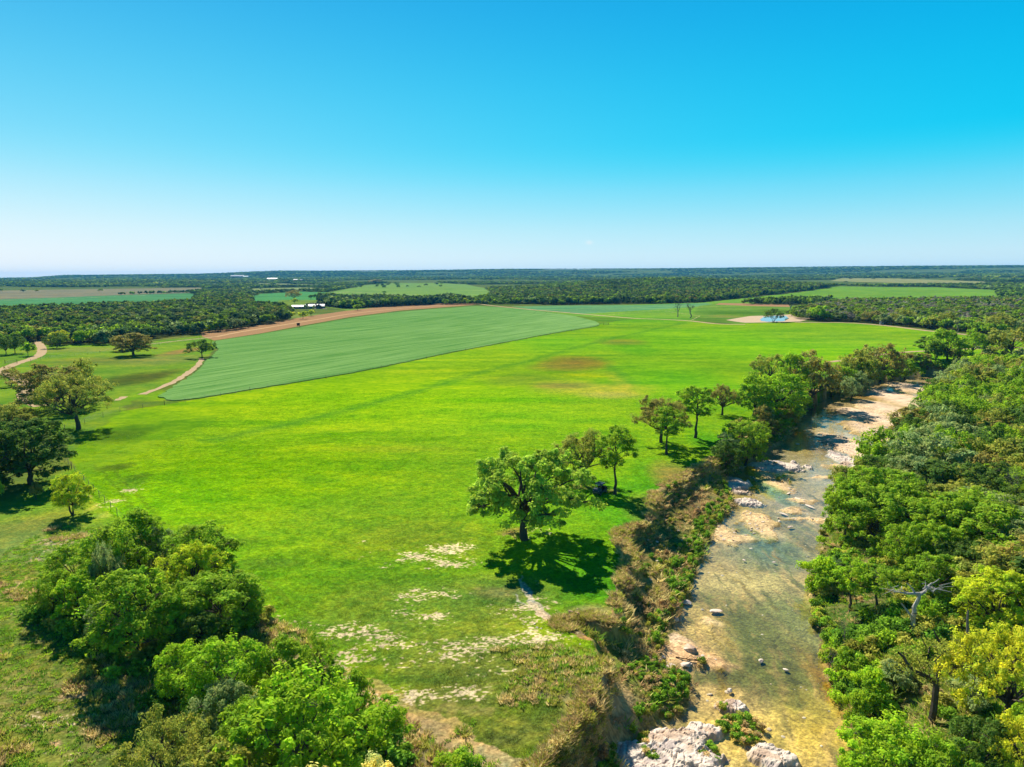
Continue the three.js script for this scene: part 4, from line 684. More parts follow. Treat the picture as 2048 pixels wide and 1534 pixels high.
// leafless trees
const BT = [
  ['bareFar', 0, [158.1,-674.7,16.1,10.5], 'left one of the two bare trees by the dirt road', 0, greyBark],
  ['bareFar', 1, [165.8,-657.9,15.2,11.2], 'right one of the two bare trees by the dirt road', 2, greyBark],
  ['bareFar', 0, [337.3,-975.5,13,13.7], 'bare tree between the utility poles', 3, greyBark],
  ['bareFar', 1, [303.2,-772,11.9,10.9], 'tall bare tree at the corner of the grey wood', 1, greyBark],
  ['bare', 0, [83.3,-113.8,10.3,7.1], 'grey leafless tree rising behind the domed oak', 1, greyBark],
  ['bare', 1, [39.6,-78.9,4.1,2.4], 'dark dead stems leaning over the brown shallows', 1, greyBark],
  ['bare', 2, [45.1,-87.5,3.8,2.9], 'dark leafless tree between the thin bright trees', 3, bark],
  ['bare', 2, [46.8,-98.8,3.5,3.2], 'tangle of grey dead branches at the water edge', 0, greyBark],
  ['bare', 1, [36.3,-75.2,2.4,2.1], 'grey brushwood dipping into the brown shallows', 5, greyBark],
  ['bareFar', 0, [36,110.7,80,-0.1], '', 0, greyBark],
];
for (const [kind, i, at, label, turn, bk] of BT) if (label) plant('bare_tree', kind, i, null, at, label, 'bare tree', null, { turn, bark: bk });
{ // the pale dead snag and the gnarled dark tree on the right bank
  const limb = (T, a, b, r0, r1, r, n = 4, wob = 0.1) => T.tube(bough(V(...a), V(...b), r, 0, n, wob), r0, r1, 7);
  const snag = (label, [x, z, h, w], seed, mat, shape) => { const r = rng(seed), T = new Build(), g = base('dead_tree', [x, land(x, z) - 0.2, z]); shape(T, h, w, r); mesh('trunk', T.done(), mat, g); return tag(g, label, 'dead tree'); };
  snag('pale barkless dead tree with a forked top', [46.4,-77,6.1,5.4], 3, paleBark, (T, h, w, r) => {
    limb(T, [0, -0.4, 0], [0.15, h * 0.45, 0], 0.32, 0.26, r); limb(T, [0.15, h * 0.45, 0], [0.5, h * 0.84, 0.1], 0.25, 0.19, r);
    limb(T, [0.5, h * 0.84, 0.1], [-w * 0.5, h * 0.9, 0.4], 0.17, 0.06, r); limb(T, [0.5, h * 0.82, 0.1], [w * 0.42, h * 1.0, -0.6], 0.22, 0.07, r); limb(T, [0.3, h * 0.8, 0.1], [-w * 0.15, h * 1.02, -0.4], 0.14, 0.05, r);
    limb(T, [w * 0.25, h * 0.95, -0.4], [w * 0.75, h * 0.88, 0.3], 0.1, 0.03, r); limb(T, [w * 0.2, h * 0.9, -0.3], [w * 0.6, h * 1.06, -0.9], 0.09, 0.03, r); limb(T, [0, h * 0.3, 0], [-w * 0.3, h * 0.66, 0.3], 0.17, 0.08, r);
    for (let i = 0; i < 26; i++) { const s = r() < 0.5 ? -1 : 1, a = [s * w * (0.15 + 0.35 * r()), h * (0.86 + 0.14 * r()), (r() - 0.5) * 1.4]; limb(T, a, [a[0] + s * w * 0.3 * r(), a[1] + (r() - 0.5) * h * 0.26, a[2] + (r() - 0.5) * 1.6], 0.045, 0.012, r, 2, 0.2); }
  });
  snag('slim grey dead pole standing among the shrubs', [49.7,-71.8,5.3,1.1], 9, greyBark, (T, h, w, r) => { limb(T, [0, -0.4, 0], [-0.5, h, 0], 0.24, 0.1, r, 5, 0.04); limb(T, [-0.4, h * 0.78, 0], [-1.1, h * 0.84, 0.2], 0.08, 0.03, r); });
  const gn = [39.6,-61.3,8.6,8.1], r = rng(21), T = new Build(), C = new Build(), h = gn[2], w = gn[3], g = base('oak_tree', [gn[0], land(gn[0], gn[1]) - 0.2, gn[1]]);
  limb(T, [0, -0.4, 0], [0.1, h * 0.5, 0], 0.34, 0.28, r, 5, 0.04); limb(T, [0, h * 0.5, 0], [-w * 0.5, h * 0.9, 0.6], 0.24, 0.1, r, 5); limb(T, [0.1, h * 0.48, 0], [w * 0.16, h * 0.82, -0.6], 0.24, 0.13, r, 5); limb(T, [w * 0.16, h * 0.82, -0.6], [w * 0.02, h * 1.05, -1.2], 0.18, 0.05, r, 4); limb(T, [w * 0.12, h * 0.7, -0.4], [w * 0.42, h * 0.7, 0.2], 0.2, 0.1, r, 4); limb(T, [w * 0.16, h * 0.82, -0.6], [w * 0.34, h * 0.98, -0.9], 0.12, 0.03, r, 4);
  for (let i = 0; i < 46; i++) { const a = [(r() - 0.45) * w * 0.75, h * (0.5 + 0.4 * r()), (r() - 0.5) * 3]; const b = [a[0] + (r() - 0.5) * w * 0.3, a[1] + r() * h * 0.2, a[2] + (r() - 0.5) * 2]; limb(T, a, b, 0.05, 0.012, r, 2, 0.25); for (let q = 0; q < 60; q++) { const e = () => (r() - 0.5) * 1.1, p = [b[0] + e(), b[1] + e() * 0.8, b[2] + e()], u = V(r() - 0.5, r() - 0.5, r() - 0.5).normalize().multiplyScalar(0.13), v = V(r() - 0.5, r() - 0.5, r() - 0.5).cross(u).normalize().multiplyScalar(0.07), t = 0.7 + 0.6 * r(); C.leaf(...p, u.x, u.y, u.z, v.x, v.y, v.z, t, t, t); } }
  mesh('trunk', T.done(), bark, g); mesh('crown', C.done(), foliage.olive, g); tag(g, 'gnarled thin-leaved tree with a thick dark trunk on the right bank', 'tree');
}
// ---------------------------------------------------------------- woods: every crown near enough to tell apart is a tree of its own
const taken = TR.map(([, , , , [x, z, , w]]) => [x, z, w / 2]);
const hueOf = { mixed: ['dark', 'green', 'deep', 'dark', 'sage', 'deep', 'green', 'dark', 'deep', 'green', 'dark', 'lime', 'olive', 'dark', 'brown', 'green'], oaks: ['deep', 'deep', 'dark', 'sage', 'deep', 'dark', 'deep', 'green', 'lime'], grey: ['green', 'grey', 'dark', 'sage', 'green', 'grey', 'dark', 'green', 'olive', 'bright', 'dark', 'brown', 'green'], bank: ['green', 'green', 'bright', 'green', 'green', 'dark', 'green', 'sage', 'green', 'olive', 'green', 'brown', 'green'] };
const look = { green: 'mid green', bright: 'bright green', lime: 'yellow green', yellow: 'yellow', dark: 'dark green', deep: 'blackish green', olive: 'olive', brown: 'brown tinged', sage: 'pale sage green', blue: 'blue green', grey: 'greyish', cream: 'cream' };
const species = { green: 'elm_tree', bright: 'ash_tree', lime: 'hackberry_tree', yellow: 'hackberry_tree', dark: 'oak_tree', deep: 'juniper_tree', olive: 'oak_tree', brown: 'oak_tree', sage: 'willow_tree', blue: 'elm_tree', grey: 'pecan_tree', cream: 'hackberry_tree' };  // names go by leaf hue; the bright and sage ones are elms too
function scatter(p, gap, seed, jitter = 0.42) {
  const r = rng(seed), out = []; let a = 1e9, b = -1e9, c = 1e9, d = -1e9;
  for (const [x, z] of p) { a = Math.min(a, x); b = Math.max(b, x); c = Math.min(c, z); d = Math.max(d, z); }
  for (let j = 0, z = c; z < d; z += gap * 0.87, j++) for (let x = a + (j % 2) * gap * 0.5; x < b; x += gap) { const q = [x + (r() - 0.5) * gap * jitter * 2, z + (r() - 0.5) * gap * jitter * 2]; if (inside(p, ...q)) out.push(q); }
  return out;
}
const crowdCount = {};
function wood(points, zoneName, hueList, far, o, most) {
  const r = rng(o.seed), sorted = points.map(([x, z]) => [x, z, Math.hypot(x, z)]).sort((p, q) => p[2] - q[2]), rest = [];
  for (const [x, z, d] of sorted) {
    if (taken.some(([a, b, w]) => Math.hypot(a - x, b - z) < w * (o.tight ?? 0.75))) continue;
    const drift = noise(x * 0.02 + o.seed, z * 0.012), hue = hueList[Math.floor(clamp(drift * 0.55 + r() * 0.55, 0, 0.999) * hueList.length)];
    const h = lerp(o.h[0], o.h[1], Math.pow(r(), 0.8)) * (hue === 'lime' || hue === 'yellow' ? 0.72 : 1), w = h * lerp(o.w[0], o.w[1], r());
    const inView = Math.abs(Math.atan2(x, -z)) < 0.68;
    if (!inView || (crowdCount[zoneName] ?? 0) >= most) { rest.push([x, z, h, w, hue]); continue; }
    crowdCount[zoneName] = (crowdCount[zoneName] ?? 0) + 1;
    const sp = species[hue], bare = hue === 'grey' && r() < o.bare;
    if (bare) plant('bare_tree', d < 300 ? 'bare' : 'bareFar', Math.floor(r() * 6), null, [x, z, h, w], `grey leafless tree ${o.where(x, z)}`, 'bare tree', `leafless trees ${o.where(x, z)}`, { bark: greyBark, turn: r() * 6.28 });
    else plant(sp, d < o.near ? 'near' : d < 330 ? (r() < 0.6 ? 'mid' : 'oak') : 'small', Math.floor(r() * 30), hue, [x, z, h, w], `${look[hue]} ${sp.replace('_', ' ')} ${o.where(x, z)}`, 'tree', `${look[hue]} ${sp.replace('_tree', '')} trees ${o.where(x, z)}`, { turn: r() * 6.28 });
  }
  return rest;
}
const restTrees = [];
{ // the wood that covers the right bank
  const p = bedRight.slice(2, 21).map(([x, z], i, l) => { const n = l[Math.min(i + 1, l.length - 1)], m = l[Math.max(0, i - 1)], dx = n[0] - m[0], dz = n[1] - m[1], L = Math.hypot(dx, dz); return [x - (dz / L) * (z < -150 ? 6 : 3.2), z + (dx / L) * (z < -150 ? 6 : 3.2)]; });
  const area = p.concat([[330, -300], [330, -60], [60, -45]]);
  const pts = scatter(area, 6.3, 4).filter(([x, z]) => (x < -z * 0.78 + 22) && (Math.hypot(x, z) > 116 || (x > -z * 0.72 && Math.hypot(x, z) > 95)));
  restTrees.push(...wood(pts, 'bank', hueOf.bank, false, { seed: 31, h: [7, 10.5], w: [0.85, 1.2], near: 150, bare: 0.5, where: (x, z) => { const b = away(bedRight, x, z); return (b < 11 ? 'at the waterside ' : b < 32 ? 'amid the right wood ' : 'deep in the right wood ') + (z > -110 ? 'level with the lone sycamore' : z > -150 ? 'level with the rock ledges' : z > -200 ? 'level with the slope trees' : z > -255 ? 'across from the gravel bar' : 'near the river bend'); } }, 270));
  // brush between the trees of the left bank at the bend
  const q = scatter(poly(bankTop.slice(16, 24), bedLeft.slice(18, 29)), 3.6, 8);
  { const e = rng(61); for (let i = 0; i < 90; i++) { const k = 18 + Math.floor(e() * 5.5), a = bankTop[k], b = bankTop[k + 1], t = e(), x = lerp(a[0], b[0], t), z = lerp(a[1], b[1], t) + (e() - 0.4) * 16; if (x < 330 && inside(bedPoly, x, z) === false) q.push([x, z]); } }
  restTrees.push(...wood(q, 'bend', ['dark', 'green', 'brown', 'green', 'sage', 'green', 'olive', 'deep'], false, { seed: 41, h: [2.6, 5.2], w: [1.1, 1.5], near: 0, bare: 0, tight: 0.3, where: (x) => (x < 150 ? 'in the bank brush before the bend' : x < 200 ? 'in the bank brush at the bend' : 'in the bank brush past the bend') }, 130));
}
woodland.forEach((w, i) => {
  const pts = scatter(w.p, w.gap, 100 + i).filter(([x, z]) => Math.abs(Math.atan2(x, -z)) < 0.74 && noise(x * 0.03, z * 0.03 + i) > (w.kind === 'mixed' ? 0.2 : 0.1));
  const where = ['in the mixed wood', 'in the grove behind the red soil', 'along the front of the far wood', 'in the greyish wood beyond the right road'][i];
  restTrees.push(...wood(pts, 'wood' + i, hueOf[w.kind], true, { seed: 51 + i, h: w.kind === 'oaks' ? [7, 11] : i === 0 ? [5, 9] : i === 3 ? [5, 8.5] : [6, 10], w: [0.95, 1.3], near: 0, bare: 0.55, where: (x, z) => where + [(x < -420 ? ' left of the winding road' : z < -620 ? ' towards the house' : x < -330 ? ' behind the winding road' : x < -270 ? ' behind the yellow crowned tree' : x < -215 ? ' behind the domed oak' : ' behind the lone oak'), (x < -160 ? ' near the house' : x < -100 ? ', middle part' : ' at its right tip'), (x < 100 ? ' near the dirt road' : x < 260 ? ', middle part' : ' at its right end'), (x < 240 ? ' nearest the pond' : z > -520 ? ' along the road' : x < 330 ? ', further back' : ' at the edge')][i] }, [150, 60, 50, 150][i]));
});
// ---------------------------------------------------------------- far woods, too many to count
{
  const r = rng(5), lists = kinds.distant.map(() => []), near = kinds.small.map(() => []);
  const put = (x, z, h, w, rgb, small) => { const L = small ? near : lists, k = Math.floor(r() * L.length), kd = (small ? kinds.small : kinds.distant)[k]; L[k].push([x, land(x, z) - 0.2, z, w / kd.w, h / kd.h, r() * 6.28, rgb]); };
  for (const [x, z, h, w, hue] of restTrees) put(x, z, h, w, hues[hue].map((v) => v * 0.7), Math.hypot(x, z) < 900);
  const open = farFields.map(([p]) => p), cols = [hues.dark, hues.deep, hues.dark, hues.green, hues.dark, hues.green, hues.dark, hues.sage, hues.lime, hues.green];
  for (let z = -620; z > -9200; ) {
    const gap = 7.6 + Math.max(0, -z - 1000) / 380; 
    for (let x = z * 0.86; x < -z * 0.86; x += gap) {
      const px = x + (r() - 0.5) * gap * 0.9, pz = z + (r() - 0.5) * gap * 0.9, d = Math.hypot(px, pz);
      if (d < 1000 || d > 9000) continue;
      const clear = fbm(px * 0.0016 + 2, pz * 0.0028 + 6, 3);
      if (d < 2300 && open.some((p) => inside(p, px, pz))) continue;
      if (d >= 2300 && open.some((p) => inside(p, px, pz)) && r() < 0.97) continue;
      if (woodland.some((w) => inside(w.p, px, pz))) continue;
      if (px < 0 && d < 2300 && d > 1150 && clear < 0.56 && px < -z * -0.28) continue;
      if (clear < (d > 1900 ? 0.41 : 0.33) + 0.06 * r()) continue;
      const c = cols[Math.floor(clamp(noise(px * 0.004, pz * 0.006) * 0.5 + r() * 0.5, 0, 0.999) * cols.length)], up = 1 + Math.max(0, d - 1200) / 3800, t = 0.3 + 0.85 * r() * r() + 0.35 * noise(px * 0.012, pz * 0.008);
      put(px, pz, (5 + 4 * r()) * lerp(1, 1.25, clamp((d - 1200) / 5000)), (8 + 3 * r()) * up, c.map((v) => v * t), false);
    }
    z -= gap * (1 + Math.max(0, -z - 1500) / 2600);
  }
  const white = foliage.far = foliage.dark.clone(); white.color.set(1, 1, 1); white.name = 'leaves_far';
  const go = (L, K, label) => K.forEach((k, i) => {
    if (!L[i].length) return;
    const m = new THREE.InstancedMesh(k.crown, white, L[i].length), M = new THREE.Matrix4(), Q = new THREE.Quaternion(), Y = V(0, 1, 0), C = new THREE.Color();
    L[i].forEach(([x, y, z, sw, sh, a, rgb], j) => { m.setMatrixAt(j, M.compose(V(x, y, z), Q.setFromAxisAngle(Y, a), V(sw, sh, sw))); m.setColorAt(j, C.setRGB(...rgb)); });
    m.name = numbered('far_woods'); m.castShadow = m.receiveShadow = true; scene.add(m); tag(m, label, null, null, 'stuff');
  });
  go(lists, kinds.distant, 'dark woods spreading to the horizon'); go(near, kinds.small, 'crowded crowns deeper inside the woods');
  console.log('far trees', lists.map((l) => l.length).join(), near.map((l) => l.length).join(), JSON.stringify(crowdCount));
}
// ---------------------------------------------------------------- rock
const rockMat = soil({ vertexColors: true, color: new THREE.Color(1, 1, 1), specularIntensity: 0.2 });
const rockTone = (x, z, s = 0) => { // limestone: cream, grey lichen, rust stains
  const a = fbm(x * 0.8 + s, z * 0.8, 4), b = fbm(x * 0.35 + 40 + s, z * 0.35, 3), c = noise(x * 5, z * 5), k = 0.82 + 0.32 * c;
  let col = asLit(250, 247, 230).map((v) => v * 1.15); if (a > 0.54) col = col.map((v, i) => lerp(v, asLit(224, 220, 212)[i], smooth(0.54, 0.62, a))); if (b > 0.58) col = col.map((v, i) => lerp(v, asLit(196, 152, 92)[i], smooth(0.58, 0.68, b) * 0.45));
  return col.map((v) => v * k);
};
function shelf([cx, cz, rx, rz], top, turn, label, step = 0.14) {
  const W = Math.ceil((rx * 2.5) / step), H = Math.ceil((rz * 2.5) / step), p = [], c = [], idx = [], on = [], ct = Math.cos(turn), st = Math.sin(turn);
  for (let j = 0; j <= H; j++) for (let i = 0; i <= W; i++) {
    const x = cx + (i - W / 2) * step, z = cz + (j - H / 2) * step, dx = x - cx, dz = z - cz;
    const q = Math.hypot((dx * ct + dz * st) / rx, (dz * ct - dx * st) / rz) + 1.25 * (fbm(x * 0.5 + 5, z * 0.5, 4) - 0.5);
    const n = fbm(x * 0.32 + 11, z * 0.4, 4) * 5, f = Math.floor(n), led = (f + smooth(0.78, 0.97, n - f)) / 5, crack = Math.min(smooth(0, 0.05, Math.abs(fbm(x * 0.5, z * 0.5 + 9, 3) - 0.5)), smooth(0, 0.06, Math.abs(noise(x * 0.9 + z * 0.3, z * 0.4 + 50) - 0.5)));
    const m = smooth(1.12, 0.62, q), y = waterY - 0.5 + m * (0.54 + (0.25 + 0.45 * top) * (0.1 + 1.0 * led)) - 0.16 * (1 - crack) * m + 0.1 * (fbm(x * 2.2, z * 3.4, 3) - 0.5) + 0.07 * (noise(x * 6, z * 6) - 0.5) + 0.03 * (hash2(i, j) - 0.5);
    p.push(x, y, z); c.push(...rockTone(x, z)); on.push(q < 1.14 ? 1 : 0);
  }
  for (let j = 0; j < H; j++) for (let i = 0; i < W; i++) { const a = j * (W + 1) + i; if (on[a] + on[a + 1] + on[a + W + 1] + on[a + W + 2] > 3) idx.push(a, a + W + 1, a + 1, a + 1, a + W + 1, a + W + 2); }
  const g = new THREE.BufferGeometry(); g.setAttribute('position', new THREE.Float32BufferAttribute(p, 3)); g.setAttribute('color', new THREE.Float32BufferAttribute(c, 3)); g.setIndex(idx);
  return tag(mesh('limestone_ledge', g, rockMat), label, 'rock ledge');
}
shelf([14.6,-61.2,5.9,3.6], 1.3, -0.15, 'broad pale limestone ledge at the bottom edge beside the ochre shallows');
shelf([23.9,-60.5,2.3,1.8], 0.7, 0.5, 'pale jagged limestone ledge jutting into the ochre shallows');
shelf([23.3,-68.3,1.8,1.3], 0.5, 0.5, 'small pale limestone ledge beside the reed patch in the shallows', 0.11);
shelf([18.8,-64.4,2.2,1.6], 0.5, 0.3, 'flat pale limestone ledge below the bank grass', 0.12);
shelf([17.2,-74.6,2,2.5], 0.7, 0.4, 'white limestone ledge below the boulder', 0.12);
shelf([62.4,-162.3,7.7,4.8], 0.75, 0, 'long rubbly limestone ledge reaching across the river', 0.16);
shelf([47.2,-147.5,3.9,6.6], 0.9, 0.2, 'grey white limestone ledge at the foot of the brown brush', 0.16);
shelf([46.6,-135.9,3.4,2.5], 0.6, 0.2, 'low limestone ledge beside the yellow weed', 0.16);
shelf([81.3,-167.9,2.6,11.2], 0.4, 0, 'pale limestone ledge at the edge of the right wood', 0.2);
function rock(seed, sx, sy, sz) { // a broken limestone block
  const r = rng(seed), g = new THREE.IcosahedronGeometry(1, 4), q = g.attributes.position, col = [];
  const cuts = Array.from({ length: 9 }, () => [V(r() - 0.5, r() - 0.35, r() - 0.5).normalize(), 0.62 + 0.3 * r()]), v = V(0, 0, 0);
  for (let i = 0; i < q.count; i++) {
    v.fromBufferAttribute(q, i).normalize(); let m = 1;
    for (const [n, d] of cuts) { const t = v.dot(n); if (t > 0.05) m = Math.min(m, d / t); }
    m *= 1 + 0.14 * (fbm(v.x * 2.5 + seed, v.y * 2.5 + v.z * 2, 3) - 0.5); v.multiplyScalar(m); q.setXYZ(i, v.x * sx, v.y * sy, v.z * sz); col.push(...rockTone(v.x * 1.6 + seed * 3, v.z * 1.6 + v.y, seed));
  }
  g.setAttribute('color', new THREE.Float32BufferAttribute(col, 3)); g.deleteAttribute('uv'); g.computeVertexNormals(); return g;
}
for (const [i, [x, z], s, y, label] of [
  [1, [21.2,-79], [1.0, 0.85, 0.8], 0.35, 'large angular pale boulder with a dark shaded face on the sand spit'], [2, [20.1,-76.4], [0.85, 0.3, 0.6], 0.1, 'flat white boulder below the large angular boulder'],
  [3, [57.8,-137.6], [0.95, 0.2, 0.55], 0.02, 'white flat boulder in the riffle nearest the yellow weed'], [4, [49.9,-121.6], [0.7, 0.18, 0.35], 0.02, 'grey flat boulder at the tip of the sand bar'], [5, [36.1,-115.3], [0.45, 0.2, 0.35], 0.1, 'small boulder on the left sand bar'],
  [6, [29.1,-77.2], [0.42, 0.2, 0.3], 0, 'small boulder alone in midstream'], [7, [31.3,-75.3], [0.38, 0.14, 0.25], 0, 'smaller boulder in the stream towards the right bank'], [8, [23.6,-71.2], [0.4, 0.2, 0.3], 0.05, 'dark little boulder in the bay beside the reed patch'],
  [9, [24,-92.3], [0.8, 0.25, 0.6], 0.05, 'pale boulder at the left waterline below the bank brush'], [10, [21.5,-87.6], [0.7, 0.4, 0.5], 0.05, 'pale boulder at the left waterline above the sand spit'], [11, [41.2,-106], [0.35, 0.12, 0.25], 0, 'tiny pale boulder in the green pool'],
  [12, [36.8,-106.9], [0.35, 0.1, 0.25], 0, 'tiny flat boulder left in the green pool'], [13, [27.4,-89.7], [0.9, 0.14, 0.6], 0.0, 'low white boulder breaking the surface off the left bank'], [14, [58.1,-133.2], [1.5, 0.16, 0.4], 0, 'long white boulder slab across the riffle'], [15, [56.4,-124.9], [1.2, 0.2, 0.5], 0, 'white boulder slab against the right bank'], [16, [51.4,-128.6], [1.1, 0.13, 0.35], 0, 'low white boulder slab at the end of the riffle'],
  [17, [76.3,-184.2], [0.6, 0.2, 0.5], 0, 'white boulder in the blue water above the long ledge'],
]) { const m = mesh('boulder', rock(i, ...s), rockMat); m.position.set(x, waterY + y, z); m.rotation.y = i * 1.7; tag(m, label, 'boulder'); }
// ---------------------------------------------------------------- low growth and rubble nobody could count
const growth = new THREE.MeshPhysicalMaterial({ vertexColors: true, roughness: 1, transmission: 0.4, thickness: 0, specularIntensity: 0.05, side: THREE.DoubleSide, name: 'low_growth' });
function tuft(seed, n, h, w, lean) { // a tuft of grass blades
  const r = rng(seed), B = new Build();
  for (let i = 0; i < n; i++) {
    const a = r() * 6.283, d = w * Math.sqrt(r()), x = Math.cos(a) * d, z = Math.sin(a) * d, H = h * (0.45 + 0.75 * r()), k = lean * (0.3 + r()), bx = Math.cos(a) * k * H, bz = Math.sin(a) * k * H, t = 0.7 + 0.6 * r(), s = r() * 6.283, q = 0.022 * (h / 0.5) * (0.7 + r());
    B.leaf(x + bx * 0.5, H * 0.5, z + bz * 0.5, bx * 0.5, H * 0.5, bz * 0.5, Math.cos(s) * q * 1.6, 0, Math.sin(s) * q * 1.6, t, t, t);
  }
  return B.done();
}
function bushlet(seed, n, R, leaf) {
  const r = rng(seed), B = new Build(), g1 = () => (r() + r() + r()) / 1.5 - 1, lumps = Array.from({ length: 5 }, () => [g1() * R * 0.7, R * (0.25 + 0.5 * r()), g1() * R * 0.7, R * (0.35 + 0.3 * r()), 0.75 + 0.5 * r()]);
  for (let i = 0; i < n; i++) {
    const [lx, ly, lz, lr, lt] = lumps[i % 5], d = V(g1(), g1() + 0.25, g1()).normalize().multiplyScalar(lr * Math.pow(r(), 0.4)), u = V(g1(), g1(), g1()).normalize().multiplyScalar(leaf * (0.5 + r()) * 0.5), w = V(g1(), g1(), g1()).cross(u).normalize().multiplyScalar(leaf * 0.25), t = lt * (0.7 + 0.6 * r());
    B.leaf(lx + d.x, Math.max(0.03, ly + d.y), lz + d.z, u.x, u.y, u.z, w.x, w.y, w.z, t * (1 + 0.12 * g1()), t, t);
  }
  return B.done();
}
function strew(name, geos, mat, list, label) {
  geos.forEach((g, k) => {
    const L = list.filter((_, i) => i % geos.length === k), m = new THREE.InstancedMesh(g, mat, L.length), M = new THREE.Matrix4(), Q = new THREE.Quaternion(), E = new THREE.Euler(), C = new THREE.Color();
    L.forEach(([x, y, z, s, sy, a, rgb, tip], i) => { m.setMatrixAt(i, M.compose(V(x, y, z), Q.setFromEuler(E.set(tip ?? 0, a, tip ?? 0)), V(s, sy, s))); m.setColorAt(i, C.setRGB(...rgb)); });
    m.name = numbered(name); m.castShadow = m.receiveShadow = true; scene.add(m); tag(m, label, null, null, 'stuff');
  });
}
{
  const r = rng(404), brush = [], bushes = [], weeds = [], turf = [], under = [], stones = [];
  const bright = 1.25, C = { straw: asLit(255, 250, 170), brown: asLit(214, 190, 136), tan: asLit(244, 230, 160), olive: asLit(206, 220, 96), green: asLit(164, 224, 70), fresh: asLit(190, 244, 60), deep: asLit(124, 186, 60), yellow: asLit(210, 200, 40) };
  const mixc = (...n) => { const c = C[n[Math.floor(r() * n.length)]], t = (0.75 + 0.5 * r()) * bright; return c.map((v) => v * t); };
  for (let i = 0; i < 120000; i++) { // the left bank
    const z = -45 - 215 * r(), x = -10 + 120 * r(); if (!inside(leftBankPoly, x, z)) continue;
    const q = zone(x, z); if (q.k !== 'left') continue;
    const t = q.top / (q.top + q.low), d = Math.hypot(x, z), n = fbm(x * 0.18, z * 0.18, 3), wash = [10.3,-63.9,2.5,4.9], sandy = Math.hypot((x - wash[0]) / wash[2], (z - wash[1]) / wash[3]) + 0.8 * (n - 0.5) < 1; // the sandy wash below the scarp
    if (r() < (sandy ? 0.93 : d > 150 ? 0.5 : t > 0.7 ? 0.3 : 0.6 + 0.4 * noise(x * 0.7, z * 0.7))) continue;
    const near = t > 0.78 - 0.25 * n, y = land(x, z) - 0.05, s = 0.7 + 0.9 * r();
    if (near ? r() < 0.62 : r() < 0.16) bushes.push([x, y, z, s * (near ? 0.8 : 1), s * (0.6 + 0.5 * r()), r() * 6.28, near ? mixc('green', 'olive', 'deep', 'green') : n > 0.52 ? mixc('olive', 'green', 'deep') : mixc('brown', 'olive', 'tan')]);
    else brush.push([x, y, z, s * 1.3, s * (0.7 + 0.6 * r()), r() * 6.28, n > 0.47 || d > 150 ? mixc('olive', 'green', 'tan', 'straw', 'olive') : mixc('brown', 'tan', 'straw', 'brown', 'olive')]);
  }
  for (let i = 0; i < 16000; i++) { // brush along the top edge
    const k = 2 + Math.floor(r() * 20), a = bankTop[k], b = bankTop[k + 1], t = r(), x = lerp(a[0], b[0], t) + (r() - 0.5) * 2.4, z = lerp(a[1], b[1], t) + (r() - 0.5) * 2.4;
    if (z < -240 || z > -40 || noise(x * 0.35, z * 0.35) < 0.35) continue; const s = 0.5 + 0.7 * r();
    if (r() < 0.4) brush.push([x, land(x, z) - 0.05, z, s, s, r() * 6.28, mixc('brown', 'tan', 'olive', 'straw', 'olive')]);
  }
  for (let i = 0; i < 42000; i++) { // brown weeds on the rough ground below the thickets and on the point
    const z = -44 - 66 * r(), x = -75 + 96 * r(); const q = zone(x, z); if (q.k !== 'land') continue;
    const m = inside(meadowPoly, x, z), n = fbm(x * 0.16 + 30, z * 0.2, 3), s = 0.5 + 0.7 * r(); if (Math.abs(Math.atan2(x, -z)) > 0.72) continue;
    if (m) { if (q.d < 9 && z > -72 && n > 0.44 && r() < 0.5) weeds.push([x, land(x, z) - 0.05, z, s, s * 0.8, r() * 6.28, mixc('tan', 'olive', 'olive', 'green', 'straw')]); continue; }
    if (n > 0.6 && r() < 0.6) weeds.push([x, land(x, z) - 0.05, z, s, s * 0.9, r() * 6.28, mixc('brown', 'tan', 'straw', 'olive', 'olive')]);
    else if (r() < 0.45) weeds.push([x, land(x, z) - 0.05, z, s * 0.8, s * 0.5, r() * 6.28, mixc('olive', 'green', 'deep', 'green', 'fresh')]);
  }
  for (let i = 0; i < 90000; i++) { // short meadow turf, as far as its tufts can be told apart
    const z = -50 - 130 * Math.pow(r(), 2), x = -z * (r() - 0.5) * 1.3 - 4; if (x > 60) continue; const q = zone(x, z); if (q.k !== 'land' || !inside(meadowPoly, x, z)) continue;
    const c = groundMats[0].map.at(x, z); if (c[0] > c[1] * 0.8) continue; const t = 0.85 + 0.45 * r(), s = (0.5 + 0.6 * r()) * (0.6 + 0.8 * noise(x * 0.5, z * 0.5));
    turf.push([x, land(x, z) - 0.02, z, s * 1.1, s, r() * 6.28, [c[0] * t * 1.5, c[1] * t * 1.35, c[2] * t * 1.3]]);
  }
  for (let i = 0; i < 14000; i++) { // undergrowth of the right bank
    const z = -46 - 110 * r(), x = 25 + 75 * r(); const q = zone(x, z); if (q.k !== 'right' || q.d > 34 || x > -z * 0.8 + 6) continue;
    const n = fbm(x * 0.2 + 70, z * 0.2, 3); if (r() < 0.28) continue; const s = 0.7 + 1.3 * r() * (q.d < 2 ? 0.5 : 1);
    if (n > 0.42 && r() < 0.7) under.push([x, land(x, z) - 0.1, z, s * 1.15, s, r() * 6.28, n > 0.56 ? mixc('green', 'fresh', 'deep', 'green') : mixc('green', 'olive', 'fresh', 'deep', 'olive')]);
    else brush.push([x, land(x, z) - 0.05, z, s, s * 0.8, r() * 6.28, mixc('olive', 'green', 'tan', 'fresh')]);
  }
